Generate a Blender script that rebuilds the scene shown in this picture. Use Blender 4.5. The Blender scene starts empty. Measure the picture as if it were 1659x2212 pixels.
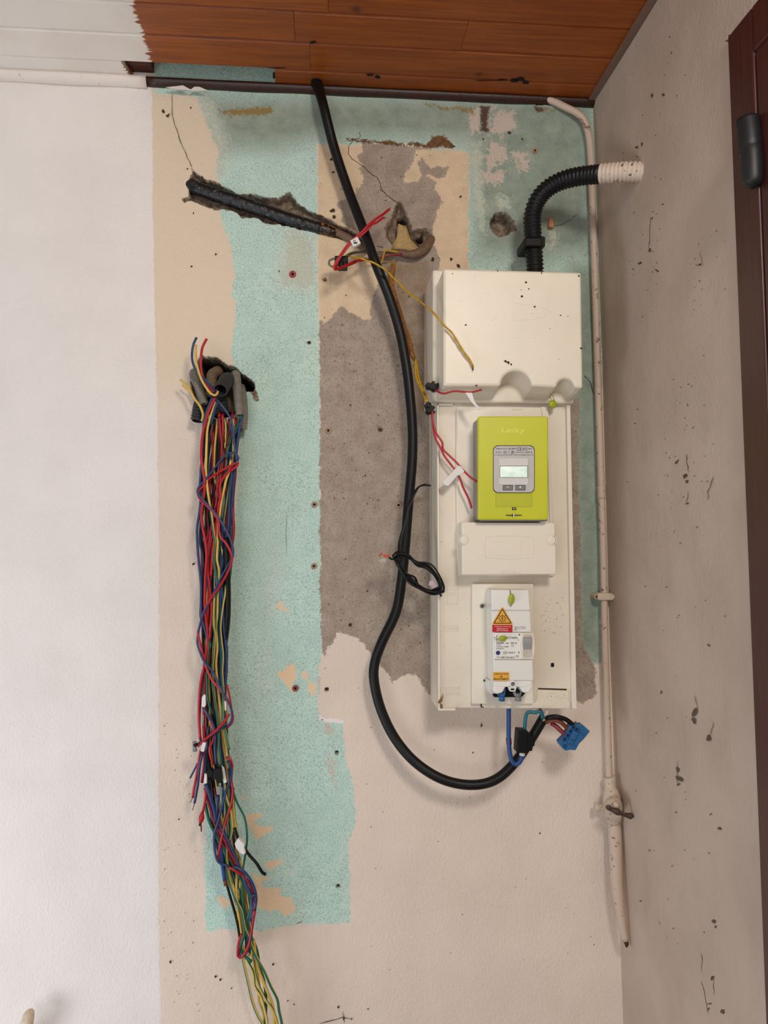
import bpy, bmesh, math, random
import numpy as np
from mathutils import Vector
random.seed(7); np.random.seed(7)
S = bpy.context.scene
COL = S.collection

# ---------------------------------------------------------------- camera
F = 1661.0; D = 1.62; EYE = 1.5
YAW, PITCH = math.radians(4.6), math.radians(2.3)
fw = np.array([math.sin(YAW)*math.cos(PITCH), math.cos(YAW)*math.cos(PITCH), math.sin(PITCH)])
rt = np.array([math.cos(YAW), -math.sin(YAW), 0.0]); up = np.cross(rt, fw)
CAM = np.array([0, -D, EYE])
cam = bpy.data.cameras.new('camera'); camo = bpy.data.objects.new('camera', cam); COL.objects.link(camo)
cam.sensor_fit = 'VERTICAL'; cam.sensor_height = 36; cam.sensor_width = 27; cam.lens = F/2212*36; cam.clip_start = .01
camo.location = CAM; camo.rotation_euler = (math.pi/2+PITCH, 0, -YAW)
S.camera = camo

# ---------------------------------------------------------------- light
def lin(c): return tuple((x/255/12.92 if x/255 <= .04045 else ((x/255+.055)/1.055)**2.4) for x in c)
w = bpy.data.worlds.new('world'); S.world = w; w.use_nodes = True
w.node_tree.nodes['Background'].inputs[0].default_value = (.93, .95, 1, 1)
w.node_tree.nodes['Background'].inputs[1].default_value = .21
def area(name, loc, look, size, size_y, power, col, shape='RECTANGLE'):
    l = bpy.data.lights.new(name, 'AREA'); l.shape = shape; l.size = size; l.size_y = size_y; l.energy = power; l.color = col
    o = bpy.data.objects.new(name, l); COL.objects.link(o); o.location = loc
    o.rotation_euler = (Vector(look)-Vector(loc)).to_track_quat('-Z', 'Y').to_euler(); return o
area('ceiling_lamp_light', (.42, -2.05, 2.40), (-.1, 0, 1.5), .34, .34, 17, (1, .93, .84), 'ELLIPSE')
area('window_daylight', (-1.0, -3.0, 1.15), (-.3, 0, 1.1), 1.5, 1.6, 20, (.96, .97, 1))
area('low_left_fill', (-1.6, -1.05, .35), (-.75, 0, .5), .8, 1.0, 17, (.86, .92, 1))  # unseen area light added low at left to brighten the lower left wall
S.view_settings.view_transform = 'Standard'; S.view_settings.look = 'None'
S.view_settings.exposure = -0.09; S.view_settings.gamma = 1.0; S.view_settings.use_curve_mapping = False

# ---------------------------------------------------------------- geometry helpers
def ray(u, v): return fw + rt*((u-829.5)/F) - up*((v-1106)/F)
def P(u, v, d=0.0):
    q = ray(u, v); return Vector(CAM + q*((D-d)/q[1]))
ZC = 2.476
def Cl(u, v, z=ZC):
    q = ray(u, v); return Vector(CAM + q*((z-EYE)/q[2]))
cA, cB = P(1282, 237), P(1345, 2212)
KX = (cA.x-cB.x)/(cA.z-cB.z)
def XR(z): return cA.x + KX*(z-cA.z)
def R(u, v, off=0.0):
    q = ray(u, v)
    t = (cA.x + KX*(EYE-cA.z) - off)/(q[0]-KX*q[2]); return Vector(CAM + q*t)
def depth_scale(d): return (D-d)/F

def tag(o, label=None, cat=None, group=None, kind=None):
    if label: o['label'] = label
    if cat: o['category'] = cat
    if group: o['group'] = group
    if kind: o['kind'] = kind
    return o
def empty(name, loc, label, cat, group=None):
    o = bpy.data.objects.new(name, None); COL.objects.link(o); o.location = loc; o.empty_display_size = .02
    o['wl'] = list(loc); return tag(o, label, cat, group)
def wloc(o):
    v = Vector((0, 0, 0))
    while o: v = v + Vector(o.location); o = o.parent
    return v
def mk(name, verts, faces, mat, parent=None, smooth=False, attrs=None, bevel=0, seg=2, label=None):
    vs = np.array([tuple(v) for v in verts], dtype=float)
    c = (vs.min(0)+vs.max(0))/2
    me = bpy.data.meshes.new(name); me.from_pydata((vs-c).tolist(), [], faces); me.update()
    me.materials.append(mat)
    if smooth: me.polygons.foreach_set('use_smooth', [True]*len(me.polygons))
    if attrs:
        for k, a in attrs.items():
            at = me.attributes.new(k, 'FLOAT', 'POINT'); at.data.foreach_set('value', np.asarray(a, dtype=np.float32))
    bm = bmesh.new(); bm.from_mesh(me); bmesh.ops.recalc_face_normals(bm, faces=bm.faces); bm.to_mesh(me); bm.free()
    o = bpy.data.objects.new(name, me); COL.objects.link(o)
    if parent: o.parent = parent; o.location = Vector(c) - wloc(parent)
    else: o.location = c
    if bevel:
        m = o.modifiers.new('bevel', 'BEVEL'); m.width = bevel; m.segments = seg; m.limit_method = 'ANGLE'; m.angle_limit = math.radians(40); m.harden_normals = False
    if label: o['label'] = label
    return o
class MB:
    def __init__(s): s.v = []; s.f = []; s.a = {}
    def loft(s, rings, cap0=True, cap1=True, closed=True):
        b = len(s.v); n = len(rings[0])
        for r in rings: s.v += [tuple(p) for p in r]
        for k in range(len(rings)-1):
            for i in range(n if closed else n-1):
                j = (i+1) % n
                s.f.append((b+k*n+i, b+k*n+j, b+(k+1)*n+j, b+(k+1)*n+i))
        if cap0: s.f.append(tuple(b+i for i in range(n)))
        if cap1: s.f.append(tuple(b+(len(rings)-1)*n+i for i in reversed(range(n))))
        return s
    def pris(s, px, d0, d1):      # outline in picture coordinates at depth d1 in front of the wall, extruded straight back to d0
        a = [P(u, v, d1) for u, v in px]
        return s.loft([a, [Vector((p.x, -d0, p.z)) for p in a]])
    def box(s, x0, x1, y0, y1, z0, z1):
        return s.loft([[(x0, y0, z0), (x1, y0, z0), (x1, y0, z1), (x0, y0, z1)], [(x0, y1, z0), (x1, y1, z0), (x1, y1, z1), (x0, y1, z1)]])
    def build(s, name, mat, parent=None, **k):
        if s.a: k['attrs'] = s.a
        return mk(name, s.v, s.f, mat, parent, **k)
def rect(u0, v0, u1, v1): return [(u0, v0), (u1, v0), (u1, v1), (u0, v1)]
def rrect(u0, v0, u1, v1, r, n=5):
    o = []
    for cx, cy, a in ((u1-r, v0+r, -90), (u1-r, v1-r, 0), (u0+r, v1-r, 90), (u0+r, v0+r, 180)):
        for i in range(n+1):
            t = math.radians(a+90*i/n); o.append((cx+r*math.cos(t), cy+r*math.sin(t)))
    return o
def ell(cx, cy, rx, ry=None, n=20, rot=0):
    ry = ry or rx; c, s_ = math.cos(rot), math.sin(rot)
    return [(cx+rx*math.cos(t)*c-ry*math.sin(t)*s_, cy+rx*math.cos(t)*s_+ry*math.sin(t)*c) for t in [2*math.pi*i/n for i in range(n)]]
def rot(px, cx, cy, a):
    c, s_ = math.cos(math.radians(a)), math.sin(math.radians(a))
    return [(cx+(x-cx)*c-(y-cy)*s_, cy+(x-cx)*s_+(y-cy)*c) for x, y in px]
def pris(name, px, d0, d1, mat, parent=None, bevel=0, smooth=False, label=None, seg=2):
    return MB().pris(px, d0, d1).build(name, mat, parent, bevel=bevel, smooth=smooth, label=label, seg=seg)
def ring_strip(px, wd, d0, d1):   # raised outline of a closed shape, as a thin frame
    n = len(px); cx = sum(p[0] for p in px)/n; cy = sum(p[1] for p in px)/n
    inn = []
    for (x, y) in px:
        l = math.hypot(x-cx, y-cy); inn.append((x-(x-cx)/l*wd, y-(y-cy)/l*wd))
    m = MB(); a = [P(u, v, d1) for u, v in px]; b = [P(u, v, d1) for u, v in inn]
    a0 = [Vector((p.x, -d0, p.z)) for p in a]; b0 = [Vector((p.x, -d0, p.z)) for p in b]
    m.loft([a0, a, b, b0], False, False); return m

def catmull(pts, step):
    pts = [np.array(p, float) for p in pts]
    if len(pts) < 3:
        L = np.linalg.norm(pts[1][:3]-pts[0][:3]); n = max(2, int(L/step)); return [pts[0]+(pts[1]-pts[0])*i/n for i in range(n+1)]
    q = [2*pts[0]-pts[1]] + pts + [2*pts[-1]-pts[-2]]; out = []
    for i in range(1, len(q)-2):
        p0, p1, p2, p3 = q[i-1:i+3]; L = np.linalg.norm(p2[:3]-p1[:3]); n = max(1, int(round(L/step)))
        for k in range(n):
            t = k/n
            out.append(.5*((2*p1)+(-p0+p2)*t+(2*p0-5*p1+4*p2-p3)*t*t+(-p0+3*p1-3*p2+p3)*t**3))
    out.append(pts[-1]); return out
def sweep(name, path, mat, parent=None, sides=8, step=.005, corr=None, hollow=0, twist=0, ph=0, jitter=0, label=None):
    """path: list of (x,y,z,r) in metres"""
    pts = catmull(path, step); n = len(pts); V = np.array([p[:3] for p in pts]); Rr = [p[3] for p in pts]
    tg = np.gradient(V, axis=0); tg /= np.linalg.norm(tg, axis=1)[:, None]+1e-12
    nrm = np.cross(tg[0], [0, 1, 0]); 
    if np.linalg.norm(nrm) < .1: nrm = np.cross(tg[0], [1, 0, 0])
    nrm /= np.linalg.norm(nrm); rings = []; sd = []; L = 0
    for i in range(n):
        if i: L += np.linalg.norm(V[i]-V[i-1])
        nrm = nrm - tg[i]*np.dot(nrm, tg[i]); nrm /= np.linalg.norm(nrm); bn = np.cross(tg[i], nrm); r = Rr[i]
        if corr:
            s_ = math.sin(2*math.pi*L/corr[0]); r *= 1 + corr[1]*max(-1, min(1, 2.2*s_))
        if jitter: r *= 1+random.uniform(-jitter, jitter)
        rings.append([V[i]+nrm*r*math.cos(2*math.pi*k/sides)+bn*r*math.sin(2*math.pi*k/sides) for k in range(sides)])
        sd += [math.cos(2*math.pi*k/sides+twist*L+ph) for k in range(sides)]
    m = MB()
    if hollow:
        k = max(2, min(n-1, int(.05/step))); inner = []
        for i in range(n-1, n-1-k, -1):
            c = V[i]; inner.append([c+(p-c)*.84 for p in rings[i]]); sd += [0]*sides
        rings += inner
    m.loft(rings, True, True); m.a = {'side': sd}
    return m.build(name, mat, parent, smooth=True, label=label)
def tube(name, px, r, mat, parent=None, **k):
    """px: (u, v, depth[, r]) in picture coordinates; r in pixels"""
    path = []
    for p in px:
        rr = p[3] if len(p) > 3 else r
        q = P(p[0], p[1], p[2]); path.append((q.x, q.y, q.z, rr*depth_scale(p[2])))
    return sweep(name, path, mat, parent, **k)
def fit_text(s, u0, v0, u1, v1, d, mat, parent, thick=.0004, ang=0, name='lettering', bold=0):
    cu = bpy.data.curves.new('t', 'FONT'); cu.body = s; cu.size = 1; cu.offset = bold; cu.resolution_u = 3
    o = bpy.data.objects.new('t', cu); COL.objects.link(o)
    dg = bpy.context.evaluated_depsgraph_get(); me = bpy.data.meshes.new_from_object(o.evaluated_get(dg))
    vs = np.array([v.co[:] for v in me.vertices]); fs = [tuple(p.vertices) for p in me.polygons]
    bpy.data.objects.remove(o); bpy.data.curves.remove(cu); bpy.data.meshes.remove(me)
    mn, mx = vs.min(0), vs.max(0); cx, cy = (u0+u1)/2, (v0+v1)/2; out = []; ca, sa = math.cos(math.radians(ang)), math.sin(math.radians(ang))
    for q in vs:
        a = (q[0]-mn[0])/(mx[0]-mn[0])*(u1-u0)+u0-cx; b = v1-(q[1]-mn[1])/(mx[1]-mn[1])*(v1-v0)-cy
        out.append((cx+a*ca-b*sa, cy+a*sa+b*ca))
    A = [P(u, v, d+thick) for u, v in out]; n = len(A)
    V = A + [Vector((p.x, p.y+thick, p.z)) for p in A]; Fc = [f for f in fs]
    cnt = {}
    for f in fs:
        for i in range(len(f)):
            e = (f[i], f[(i+1) % len(f)]); cnt[frozenset(e)] = None if frozenset(e) in cnt else e
    for e in cnt.values():
        if e: Fc.append((e[0], e[1], e[1]+n, e[0]+n))
    return mk(name, V, Fc, mat, parent)

# ---------------------------------------------------------------- materials
class NT:
    def __init__(s, name, rough=.6, metal=0, spec=.5):
        s.m = bpy.data.materials.new(name); s.m.use_nodes = True; s.t = s.m.node_tree; s.b = s.t.nodes['Principled BSDF']
        s.b.inputs['Roughness'].default_value = rough; s.b.inputs['Metallic'].default_value = metal
        s.b.inputs['Specular IOR Level'].default_value = spec
        s.co = s.t.nodes.new('ShaderNodeTexCoord').outputs['Object']
        g = s.t.nodes.new('ShaderNodeNewGeometry'); s.pos = g.outputs['Position']
    def n(s, t): return s.t.nodes.new(t)
    def l(s, a, b): s.t.links.new(a, b)
    def setv(s, inp, v):
        if isinstance(v, (int, float)): inp.default_value = v
        elif isinstance(v, tuple): inp.default_value = v if len(v) == 4 else (*v, 1)
        else: s.l(v, inp)
    def math(s, op, a, b=0.0, c=None, clamp=False):
        m = s.n('ShaderNodeMath'); m.operation = op; m.use_clamp = clamp; s.setv(m.inputs[0], a); s.setv(m.inputs[1], b)
        if c is not None: s.setv(m.inputs[2], c)
        return m.outputs[0]
    def noise(s, sc, det=3, rough=.55, vec=None, stretch=None, dist=0):
        v = vec or s.co
        if stretch:
            mp = s.n('ShaderNodeMapping'); mp.inputs['Scale'].default_value = stretch; s.l(v, mp.inputs[0]); v = mp.outputs[0]
        m = s.n('ShaderNodeTexNoise'); m.inputs['Scale'].default_value = sc; m.inputs['Detail'].default_value = det
        m.inputs['Roughness'].default_value = rough; m.inputs['Distortion'].default_value = dist; s.l(v, m.inputs['Vector']); return m.outputs[0]
    def vor(s, sc, vec=None):
        m = s.n('ShaderNodeTexVoronoi'); m.inputs['Scale'].default_value = sc; s.l(vec or s.co, m.inputs['Vector']); return m.outputs[0]
    def attr(s, name):
        a = s.n('ShaderNodeAttribute'); a.attribute_name = name; return a.outputs['Fac']
    def mix(s, f, a, b, mode='MIX'):
        m = s.n('ShaderNodeMix'); m.data_type = 'RGBA'; m.blend_type = mode; s.setv(m.inputs['Factor'], f); s.setv(m.inputs[6], a); s.setv(m.inputs[7], b); return m.outputs[2]
    def band(s, x, lo, hi):
        m = s.n('ShaderNodeMapRange'); s.setv(m.inputs[0], x); m.inputs[1].default_value = lo; m.inputs[2].default_value = hi; return m.outputs[0]
    def bump(s, h, dist, strength=1):
        b = s.n('ShaderNodeBump'); b.inputs['Strength'].default_value = strength; b.inputs['Distance'].default_value = dist; s.l(h, b.inputs['Height']); s.l(b.outputs[0], s.b.inputs['Normal'])
    def col(s, c): s.setv(s.b.inputs['Base Color'], c); return s
def simple(name, c, rough=.5, var=.08, sc=60, bump=0, bsc=200, metal=0, spec=.5, dirt=None):
    s = NT(name, rough, metal, spec); a = lin(c); b = tuple(x*(1-var*2.2) for x in a)
    k = s.mix(s.band(s.noise(sc, 4), .35, .75), a, b)
    if dirt:
        k = s.mix(s.math('MULTIPLY', s.band(s.noise(dirt[1], 6, .7), dirt[2], dirt[2]+.06), dirt[3]), k, lin(dirt[0]))
    s.col(k)
    if bump: s.bump(s.noise(bsc, 3), bump)
    return s.m
M = {}
M['cream'] = simple('cream_plastic', (236, 226, 206), .38, .03, 12, dirt=((120, 105, 80), 90, .70, .6))
M['cream2'] = simple('cream_plastic_plain', (238, 229, 212), .4, .02, 10)
M['creamside'] = simple('ivory_plastic', (232, 222, 204), .45, .04, 14, dirt=((110, 95, 75), 60, .66, .55))
M['white'] = simple('white_plastic', (240, 238, 232), .3, .02, 20)
M['clearwhite'] = simple('glossy_white_cover', (236, 234, 228), .08, .02, 20)
M['lime'] = simple('lime_yellow_plastic', (205, 207, 42), .38, .03, 9)
M['limetxt'] = simple('pale_lime_relief', (232, 232, 95), .35, .02)
M['limedark'] = simple('lime_label', (190, 194, 38), .42, .02)
M['seal'] = simple('seal_yellow_green', (172, 184, 30), .35, .1, 90)
M['greybody'] = simple('grey_plastic', (150, 143, 140), .5, .04)
M['greylabel'] = simple('light_grey_label', (196, 193, 190), .4, .02)
M['btn'] = simple('button_grey', (122, 120, 120), .5, .02)
M['black'] = simple('black_plastic', (13, 13, 15), .5, .1, 80, spec=.25)
M['ink'] = simple('black_ink', (28, 27, 28), .6, .02)
M['inkgrey'] = simple('grey_ink', (130, 128, 124), .6, .02)
M['whiteink'] = simple('white_ink', (240, 235, 230), .6, .02)
M['red_st'] = simple('red_sticker', (196, 30, 45), .4, .03)
M['orange_st'] = simple('orange_sticker', (238, 176, 66), .4, .03)
M['orange_clip'] = simple('orange_clip', (215, 75, 40), .35, .05)
M['bluedot'] = simple('blue_button', (38, 52, 110), .4, .05)
M['cyan'] = simple('blue_terminal_plastic', (36, 100, 152), .4, .05, 60)
M['cyandark'] = simple('dark_blue_hole', (12, 36, 70), .5, .05)
M['tealw'] = simple('teal_wire', (22, 110, 125), .4, .06)
M['bluew'] = simple('bright_blue_wire', (30, 74, 136), .4, .06)
M['red'] = simple('red_wire', (182, 22, 36), .38, .06)
M['redd'] = simple('dark_red_wire', (140, 20, 34), .4, .08)
M['blue'] = simple('blue_wire', (38, 62, 108), .38, .08)
M['navy'] = simple('navy_wire', (22, 34, 66), .4, .08)
M['blackw'] = simple('black_wire', (13, 13, 14), .45, .08, spec=.3)
M['green'] = simple('green_wire', (22, 98, 74), .4, .08)
M['yellow'] = simple('yellow_wire', (222, 186, 92), .4, .08)
M['olive'] = simple('olive_wire', (140, 112, 50), .45, .1)
M['orange'] = simple('orange_wire', (222, 110, 50), .4, .08)
M['brown'] = simple('brown_wire', (120, 58, 34), .45, .08)
M['ywire'] = simple('dusty_yellow_wire', (206, 160, 28), .5, .18, 160)
M['greyw'] = simple('grey_wire', (120, 112, 92), .5, .1, 120)
M['copper'] = simple('bare_copper', (160, 120, 90), .3, .05, metal=.8)
M['steel'] = simple('steel', (150, 148, 145), .3, .05, metal=.9)
M['tagw'] = simple('white_label_tape', (232, 228, 225), .45, .02)
M['gsleeve'] = simple('grey_sleeve', (140, 140, 140), .5, .05)
M['flexblack'] = simple('black_corrugated', (20, 21, 25), .45, .15, 60, spec=.35)
M['flexdark'] = simple('dark_corrugated', (42, 43, 44), .6, .12, 70)
M['flexgrey'] = simple('grey_corrugated', (134, 128, 118), .6, .12, 70)
M['flextan'] = simple('dusty_tan_corrugated', (128, 108, 84), .75, .2, 90)
M['orangeflex'] = simple('rusty_orange_sheath', (170, 112, 50), .75, .3, 160, bump=.001, bsc=500)
M['cable'] = simple('black_rubber_cable', (16, 16, 17), .42, .1, 40, spec=.3, dirt=((90, 88, 84), 260, .64, .5))
M['clear'] = simple('clear_grey_plastic', (190, 182, 172), .2, .05)
M['brownseathe'] = simple('brown_cable_sheath', (122, 96, 76), .6, .18, 120, bump=.0006)
M['cob'] = simple('grey_brown_cobweb_dirt', (112, 92, 78), .9, .3, 200)
M['hinge'] = simple('black_hinge_metal', (26, 28, 32), .5, .12, 60, dirt=((110, 108, 105), 170, .70, .6))
M['foam'] = simple('yellow_expanding_foam', (196, 166, 112), .9, .15, 90, bump=.004, bsc=160)
M['void'] = simple('dark_void', (12, 9, 8), .95, .1)
M['mark'] = simple('brown_dirt', (66, 50, 38), .9, .3, 200)
M['crack'] = simple('hairline_crack', (92, 78, 66), .95, .1)
M['plug'] = simple('grey_red_wall_plug', (150, 88, 78), .7, .2, 300)
M['plugtan'] = simple('tan_filler', (176, 140, 116), .85, .15, 300)
M['plugred'] = simple('red_wall_plug', (170, 60, 66), .6, .2, 300)
def twotone(name, a, b, th=0.0):
    s = NT(name, .4); f = s.band(s.attr('side'), th-.05, th+.05); s.col(s.mix(f, lin(a), lin(b))); return s.m
M['gy'] = twotone('yellow_green_wire', (222, 190, 96), (28, 100, 76), .1)
M['gy2'] = twotone('green_yellow_wire', (206, 176, 80), (24, 92, 70), -.45)
def painted(name, base, under, thr, sc=70, rough=.5, w=.05):
    s = NT(name, rough); f = s.band(s.noise(sc, 5, .65), thr, thr+w); s.col(s.mix(f, lin(base), lin(under))); s.bump(s.noise(sc*3, 3), .0006); return s.m
M['pipe'] = painted('painted_pipe', (204, 182, 164), (132, 108, 90), .60)
M['valve'] = painted('painted_valve', (206, 188, 168), (92, 74, 58), .60, 90)
M['handle'] = painted('rusty_handle', (70, 48, 38), (170, 160, 148), .60, 160, .5)
M['flexpaint'] = painted('painted_corrugated', (214, 196, 180), (60, 48, 40), .60, 120)
M['tar'] = painted('scorched_black_sheath', (18, 19, 22), (112, 112, 114), .60, 150, .3, .08)
M['burnt'] = painted('burnt_copper_sheath', (34, 22, 14), (170, 110, 50), .56, 130, .25)
M['lathe'] = painted('dirty_lath', (124, 98, 84), (206, 194, 182), .62, 30, .8)
M['brtrim'] = painted('dark_brown_moulding', (56, 30, 20), (34, 20, 14), .5, 30, .42, .3)
M['whtrim'] = painted('white_painted_moulding', (236, 226, 218), (170, 156, 142), .62, 40, .5)

def wall_mat(name, base_a, base_b, right=False):
    s = NT(name, .85, spec=.25); n1 = s.noise(110, 5, .65, s.pos); n2 = s.noise(420, 3, .6, s.pos); n3 = s.noise(7, 3, .5, s.pos); n4 = s.noise(28, 5, .6, s.pos)
    n0 = s.noise(26, 6, .7, s.pos); nz = s.math('SUBTRACT', s.math('ADD', s.math('MULTIPLY', n0, 3.0), s.math('ADD', s.math('MULTIPLY', n1, 2.6), s.math('MULTIPLY', n2, 1.8))), 3.7)
    def layer(c, name, colr, amp, wd=1.0, op=1.0):
        x = s.math('MULTIPLY_ADD', nz, amp*2, s.attr(name)); f = s.band(x, -wd, wd)
        if op != 1.0: f = s.math('MULTIPLY', f, op)
        return s.mix(f, c, colr)
    c = s.mix(s.band(n3, .35, .65), lin(base_a), lin(base_b))
    if right:
        sp = s.math('MULTIPLY', s.band(s.noise(55, 6, .75, s.pos), .69, .74), .55); c = s.mix(sp, c, lin((96, 78, 64)))
        c = s.mix(s.math('MULTIPLY', s.band(s.noise(16, 4, .6, s.pos, (1, 1, .35)), .55, .75), .18), c, lin((150, 130, 112)))
    if not right:
        upw = s.attr('warm'); c = s.mix(upw, c, lin((230, 212, 188)))
        # bare cream patch in the middle
        cream = s.mix(s.band(n4, .3, .7), lin((232, 208, 176)), lin((214, 190, 158)))
        cream = s.mix(s.math('MULTIPLY', s.band(s.noise(70, 6, .75, s.pos), .60, .68), .5), cream, lin((140, 116, 92))); c = layer(c, 'cream', cream, 2, 1.2)
        # green emulsion, worn through in places
        gr = s.mix(s.band(n4, .3, .75), lin((202, 230, 218)), lin((186, 216, 206)))
        fine = s.noise(430, 3, .6, s.pos, None, .4)
        spk = s.band(s.noise(210, 5, .75, s.pos), .40, .60)
        big = s.math('ADD', s.noise(6, 4, .6, s.pos, (2.2, 1, .5)), s.math('MULTIPLY', s.attr('worn'), .012))
        worn = s.math('MULTIPLY', spk, s.band(big, .26, .46))
        gr = s.mix(s.math('MULTIPLY', worn, .85), gr, lin((228, 218, 206)))
        gr = s.mix(s.math('MULTIPLY', s.band(fine, .52, .64), .7), gr, lin((130, 160, 147)))
        gr = s.mix(s.math('MULTIPLY', s.band(fine, .46, .36), .5), gr, lin((222, 238, 226)))
        gr = s.mix(s.math('MULTIPLY', s.band(s.noise(150, 4, .7, s.pos), .66, .72), .7), gr, lin((92, 110, 98)))
        gr = s.mix(s.attr('dulled'), gr, s.mix(s.band(n4, .3, .7), lin((118, 130, 116)), lin((160, 168, 152))))
        wv = s.mix(s.band(n2, .4, .55), lin((224, 212, 196)), lin((176, 196, 178))); gr = layer(gr, 'worn', wv, 12, 5, .85)
        gr = layer(gr, 'pink', s.mix(s.band(n2, .48, .6), lin((222, 194, 182)), lin((184, 190, 172))), 12, 1.5, .9)
        c = layer(c, 'green', gr, 4, 1.5)
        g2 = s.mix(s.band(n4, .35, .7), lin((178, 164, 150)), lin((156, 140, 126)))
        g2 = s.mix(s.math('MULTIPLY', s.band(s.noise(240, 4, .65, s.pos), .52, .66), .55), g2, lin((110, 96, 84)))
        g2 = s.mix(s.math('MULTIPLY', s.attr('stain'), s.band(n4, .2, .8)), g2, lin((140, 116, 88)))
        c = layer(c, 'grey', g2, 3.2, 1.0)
        c = layer(c, 'brown', s.mix(s.band(n1, .4, .6), lin((128, 92, 58)), lin((98, 70, 46))), 3, 1.2)
        c = layer(c, 'ochre', lin((150, 116, 40)), 6, 2, .8)
        c = layer(c, 'maroon', lin((84, 46, 42)), 4, 2, .9)
        c = layer(c, 'tan', lin((238, 210, 176)), .4, .7)
        rw = s.mix(s.band(n1, .35, .65), lin((160, 142, 122)), lin((100, 84, 70))); rw = s.mix(s.band(s.attr('deep'), .2, .9), rw, lin((46, 35, 27)))  # deep holes darkened in the colour, standing in for shade inside
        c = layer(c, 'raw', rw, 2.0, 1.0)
        wh = s.mix(s.band(n3, .35, .65), lin((242, 236, 232)), lin((236, 230, 226)))
        c = layer(c, 'whitep', wh, 1.6, .8)
    s.col(c)
    h = s.math('ADD', s.math('MULTIPLY', s.noise(190, 3, .55, s.pos, (1, 1, .8)), .8), s.math('MULTIPLY', n4, .7)); s.bump(h, .0024 if not right else .0016, .8)
    return s.m
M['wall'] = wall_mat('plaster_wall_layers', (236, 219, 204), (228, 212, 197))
M['wallr'] = wall_mat('beige_wall', (206, 187, 171), (196, 177, 161), True)
def wood_mat(name, a, b, c3, ceil=False, axis=(1.2, 26, 26), rough=.45):
    s = NT(name, rough); v = s.pos
    if ceil:
        cb = s.n('ShaderNodeCombineXYZ'); s.l(s.math('MULTIPLY', s.attr('rnd'), 37.0), cb.inputs[0]); s.l(s.math('MULTIPLY', s.attr('rnd'), 3.0), cb.inputs[2])
        vm = s.n('ShaderNodeVectorMath'); vm.operation = 'ADD'; s.l(v, vm.inputs[0]); s.l(cb.outputs[0], vm.inputs[1]); v = vm.outputs[0]
    g = s.noise(3.2, 6, .65, v, axis, .6); f = s.noise(14, 4, .7, v, axis)
    c = s.mix(s.band(g, .35, .65), lin(a), lin(b)); c = s.mix(s.math('MULTIPLY', s.band(f, .5, .72), .5), c, lin(c3))
    if ceil:
        c = s.mix(s.math('MULTIPLY', s.band(s.attr('rnd'), 0, 1), .35), c, lin(b))
        kn = s.vor(5.5, v); c = s.mix(s.math('MULTIPLY', s.band(kn, .07, .03), .7), c, lin((60, 26, 10)))
        c = s.mix(s.math('MULTIPLY', s.band(s.noise(60, 6, .75, s.pos), .70, .74), .5), c, lin((170, 140, 110)))
        cr = s.noise(90, 5, .7, s.pos, (.25, 1.3, 1))
        x = s.math('ADD', s.attr('paint'), s.math('MULTIPLY', s.math('SUBTRACT', cr, .5), .05)); pf = s.band(x, -.0015, .0015)
        wc = s.mix(s.band(s.noise(8, 3, .5, s.pos), .4, .6), lin((250, 244, 236)), lin((244, 236, 228))); c = s.mix(pf, c, wc)
    s.col(c); s.bump(f, .0004); return s.m
M['ceil'] = wood_mat('varnished_pine_boards', (172, 88, 14), (138, 64, 8), (92, 40, 6), True)
M['door'] = wood_mat('dark_red_brown_wood', (82, 38, 32), (66, 30, 26), (50, 22, 20), False, (26, 26, 1.2), .4)
M['batten'] = wood_mat('old_red_batten', (92, 44, 32), (70, 32, 24), (120, 96, 80), False, (1, 26, 26), .8)

# ---------------------------------------------------------------- painted layers on the far wall
def Z(ox, oy, sc, s_): 
    v = [tuple(map(float, t.split(','))) for t in s_.split()]; return [(ox+x/sc, oy+y/sc) for x, y in v]
z4 = lambda s_: Z(340, 340, 3.567, s_)
z5 = lambda s_: Z(660, 260, 4.147, s_)
z6 = lambda s_: Z(340, 700, 5.53, s_)
zC = lambda s_: Z(380, 1600, 5.53, s_)
zE = lambda s_: Z(480, 880, 3.252, s_)
zG = lambda s_: Z(1000, 200, 5.184, s_)
px = lambda s_: Z(0, 0, 1, s_)
L = {}
L['whitep'] = [px('690,1545 702,1552 722,1552 742,1556 742,1563 722,1561 704,1560 690,1554'), px('-700,60 318,60 318,170 328,195 331,500 335,700 340,900 343,1200 343,2000 347,2230 352,2700 -700,2700')]
L['green'] = [px('330,90 640,90 700,150 760,180 1300,200 1300,1434 1225,1430 1200,900 1012,600 1012,330 960,322 850,312 760,312 686,312 686,600 691,800 694,1000 694,1200 698,1400 690,1440 688,1500 690,1548 715,1556 742,1556 742,1580 750,1650 765,1700 768,1780 752,1830 757,1900 755,1993 700,1997 620,2000 560,2011 480,2007 444,2014 443,1900 443,1770 445,1640 470,1500 490,1330 495,1260 508,1150 512,1060 516,980 505,900 520,850 500,770 498,745 508,720 510,650 500,640 506,600 500,530 482,490 476,440 478,400 468,380 472,330 458,290 440,250 425,212 400,205 345,205 330,195')]
L['cream'] = [px('686,312 1014,322 1014,600 940,600 940,760 700,760 690,690 686,600')]
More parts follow.
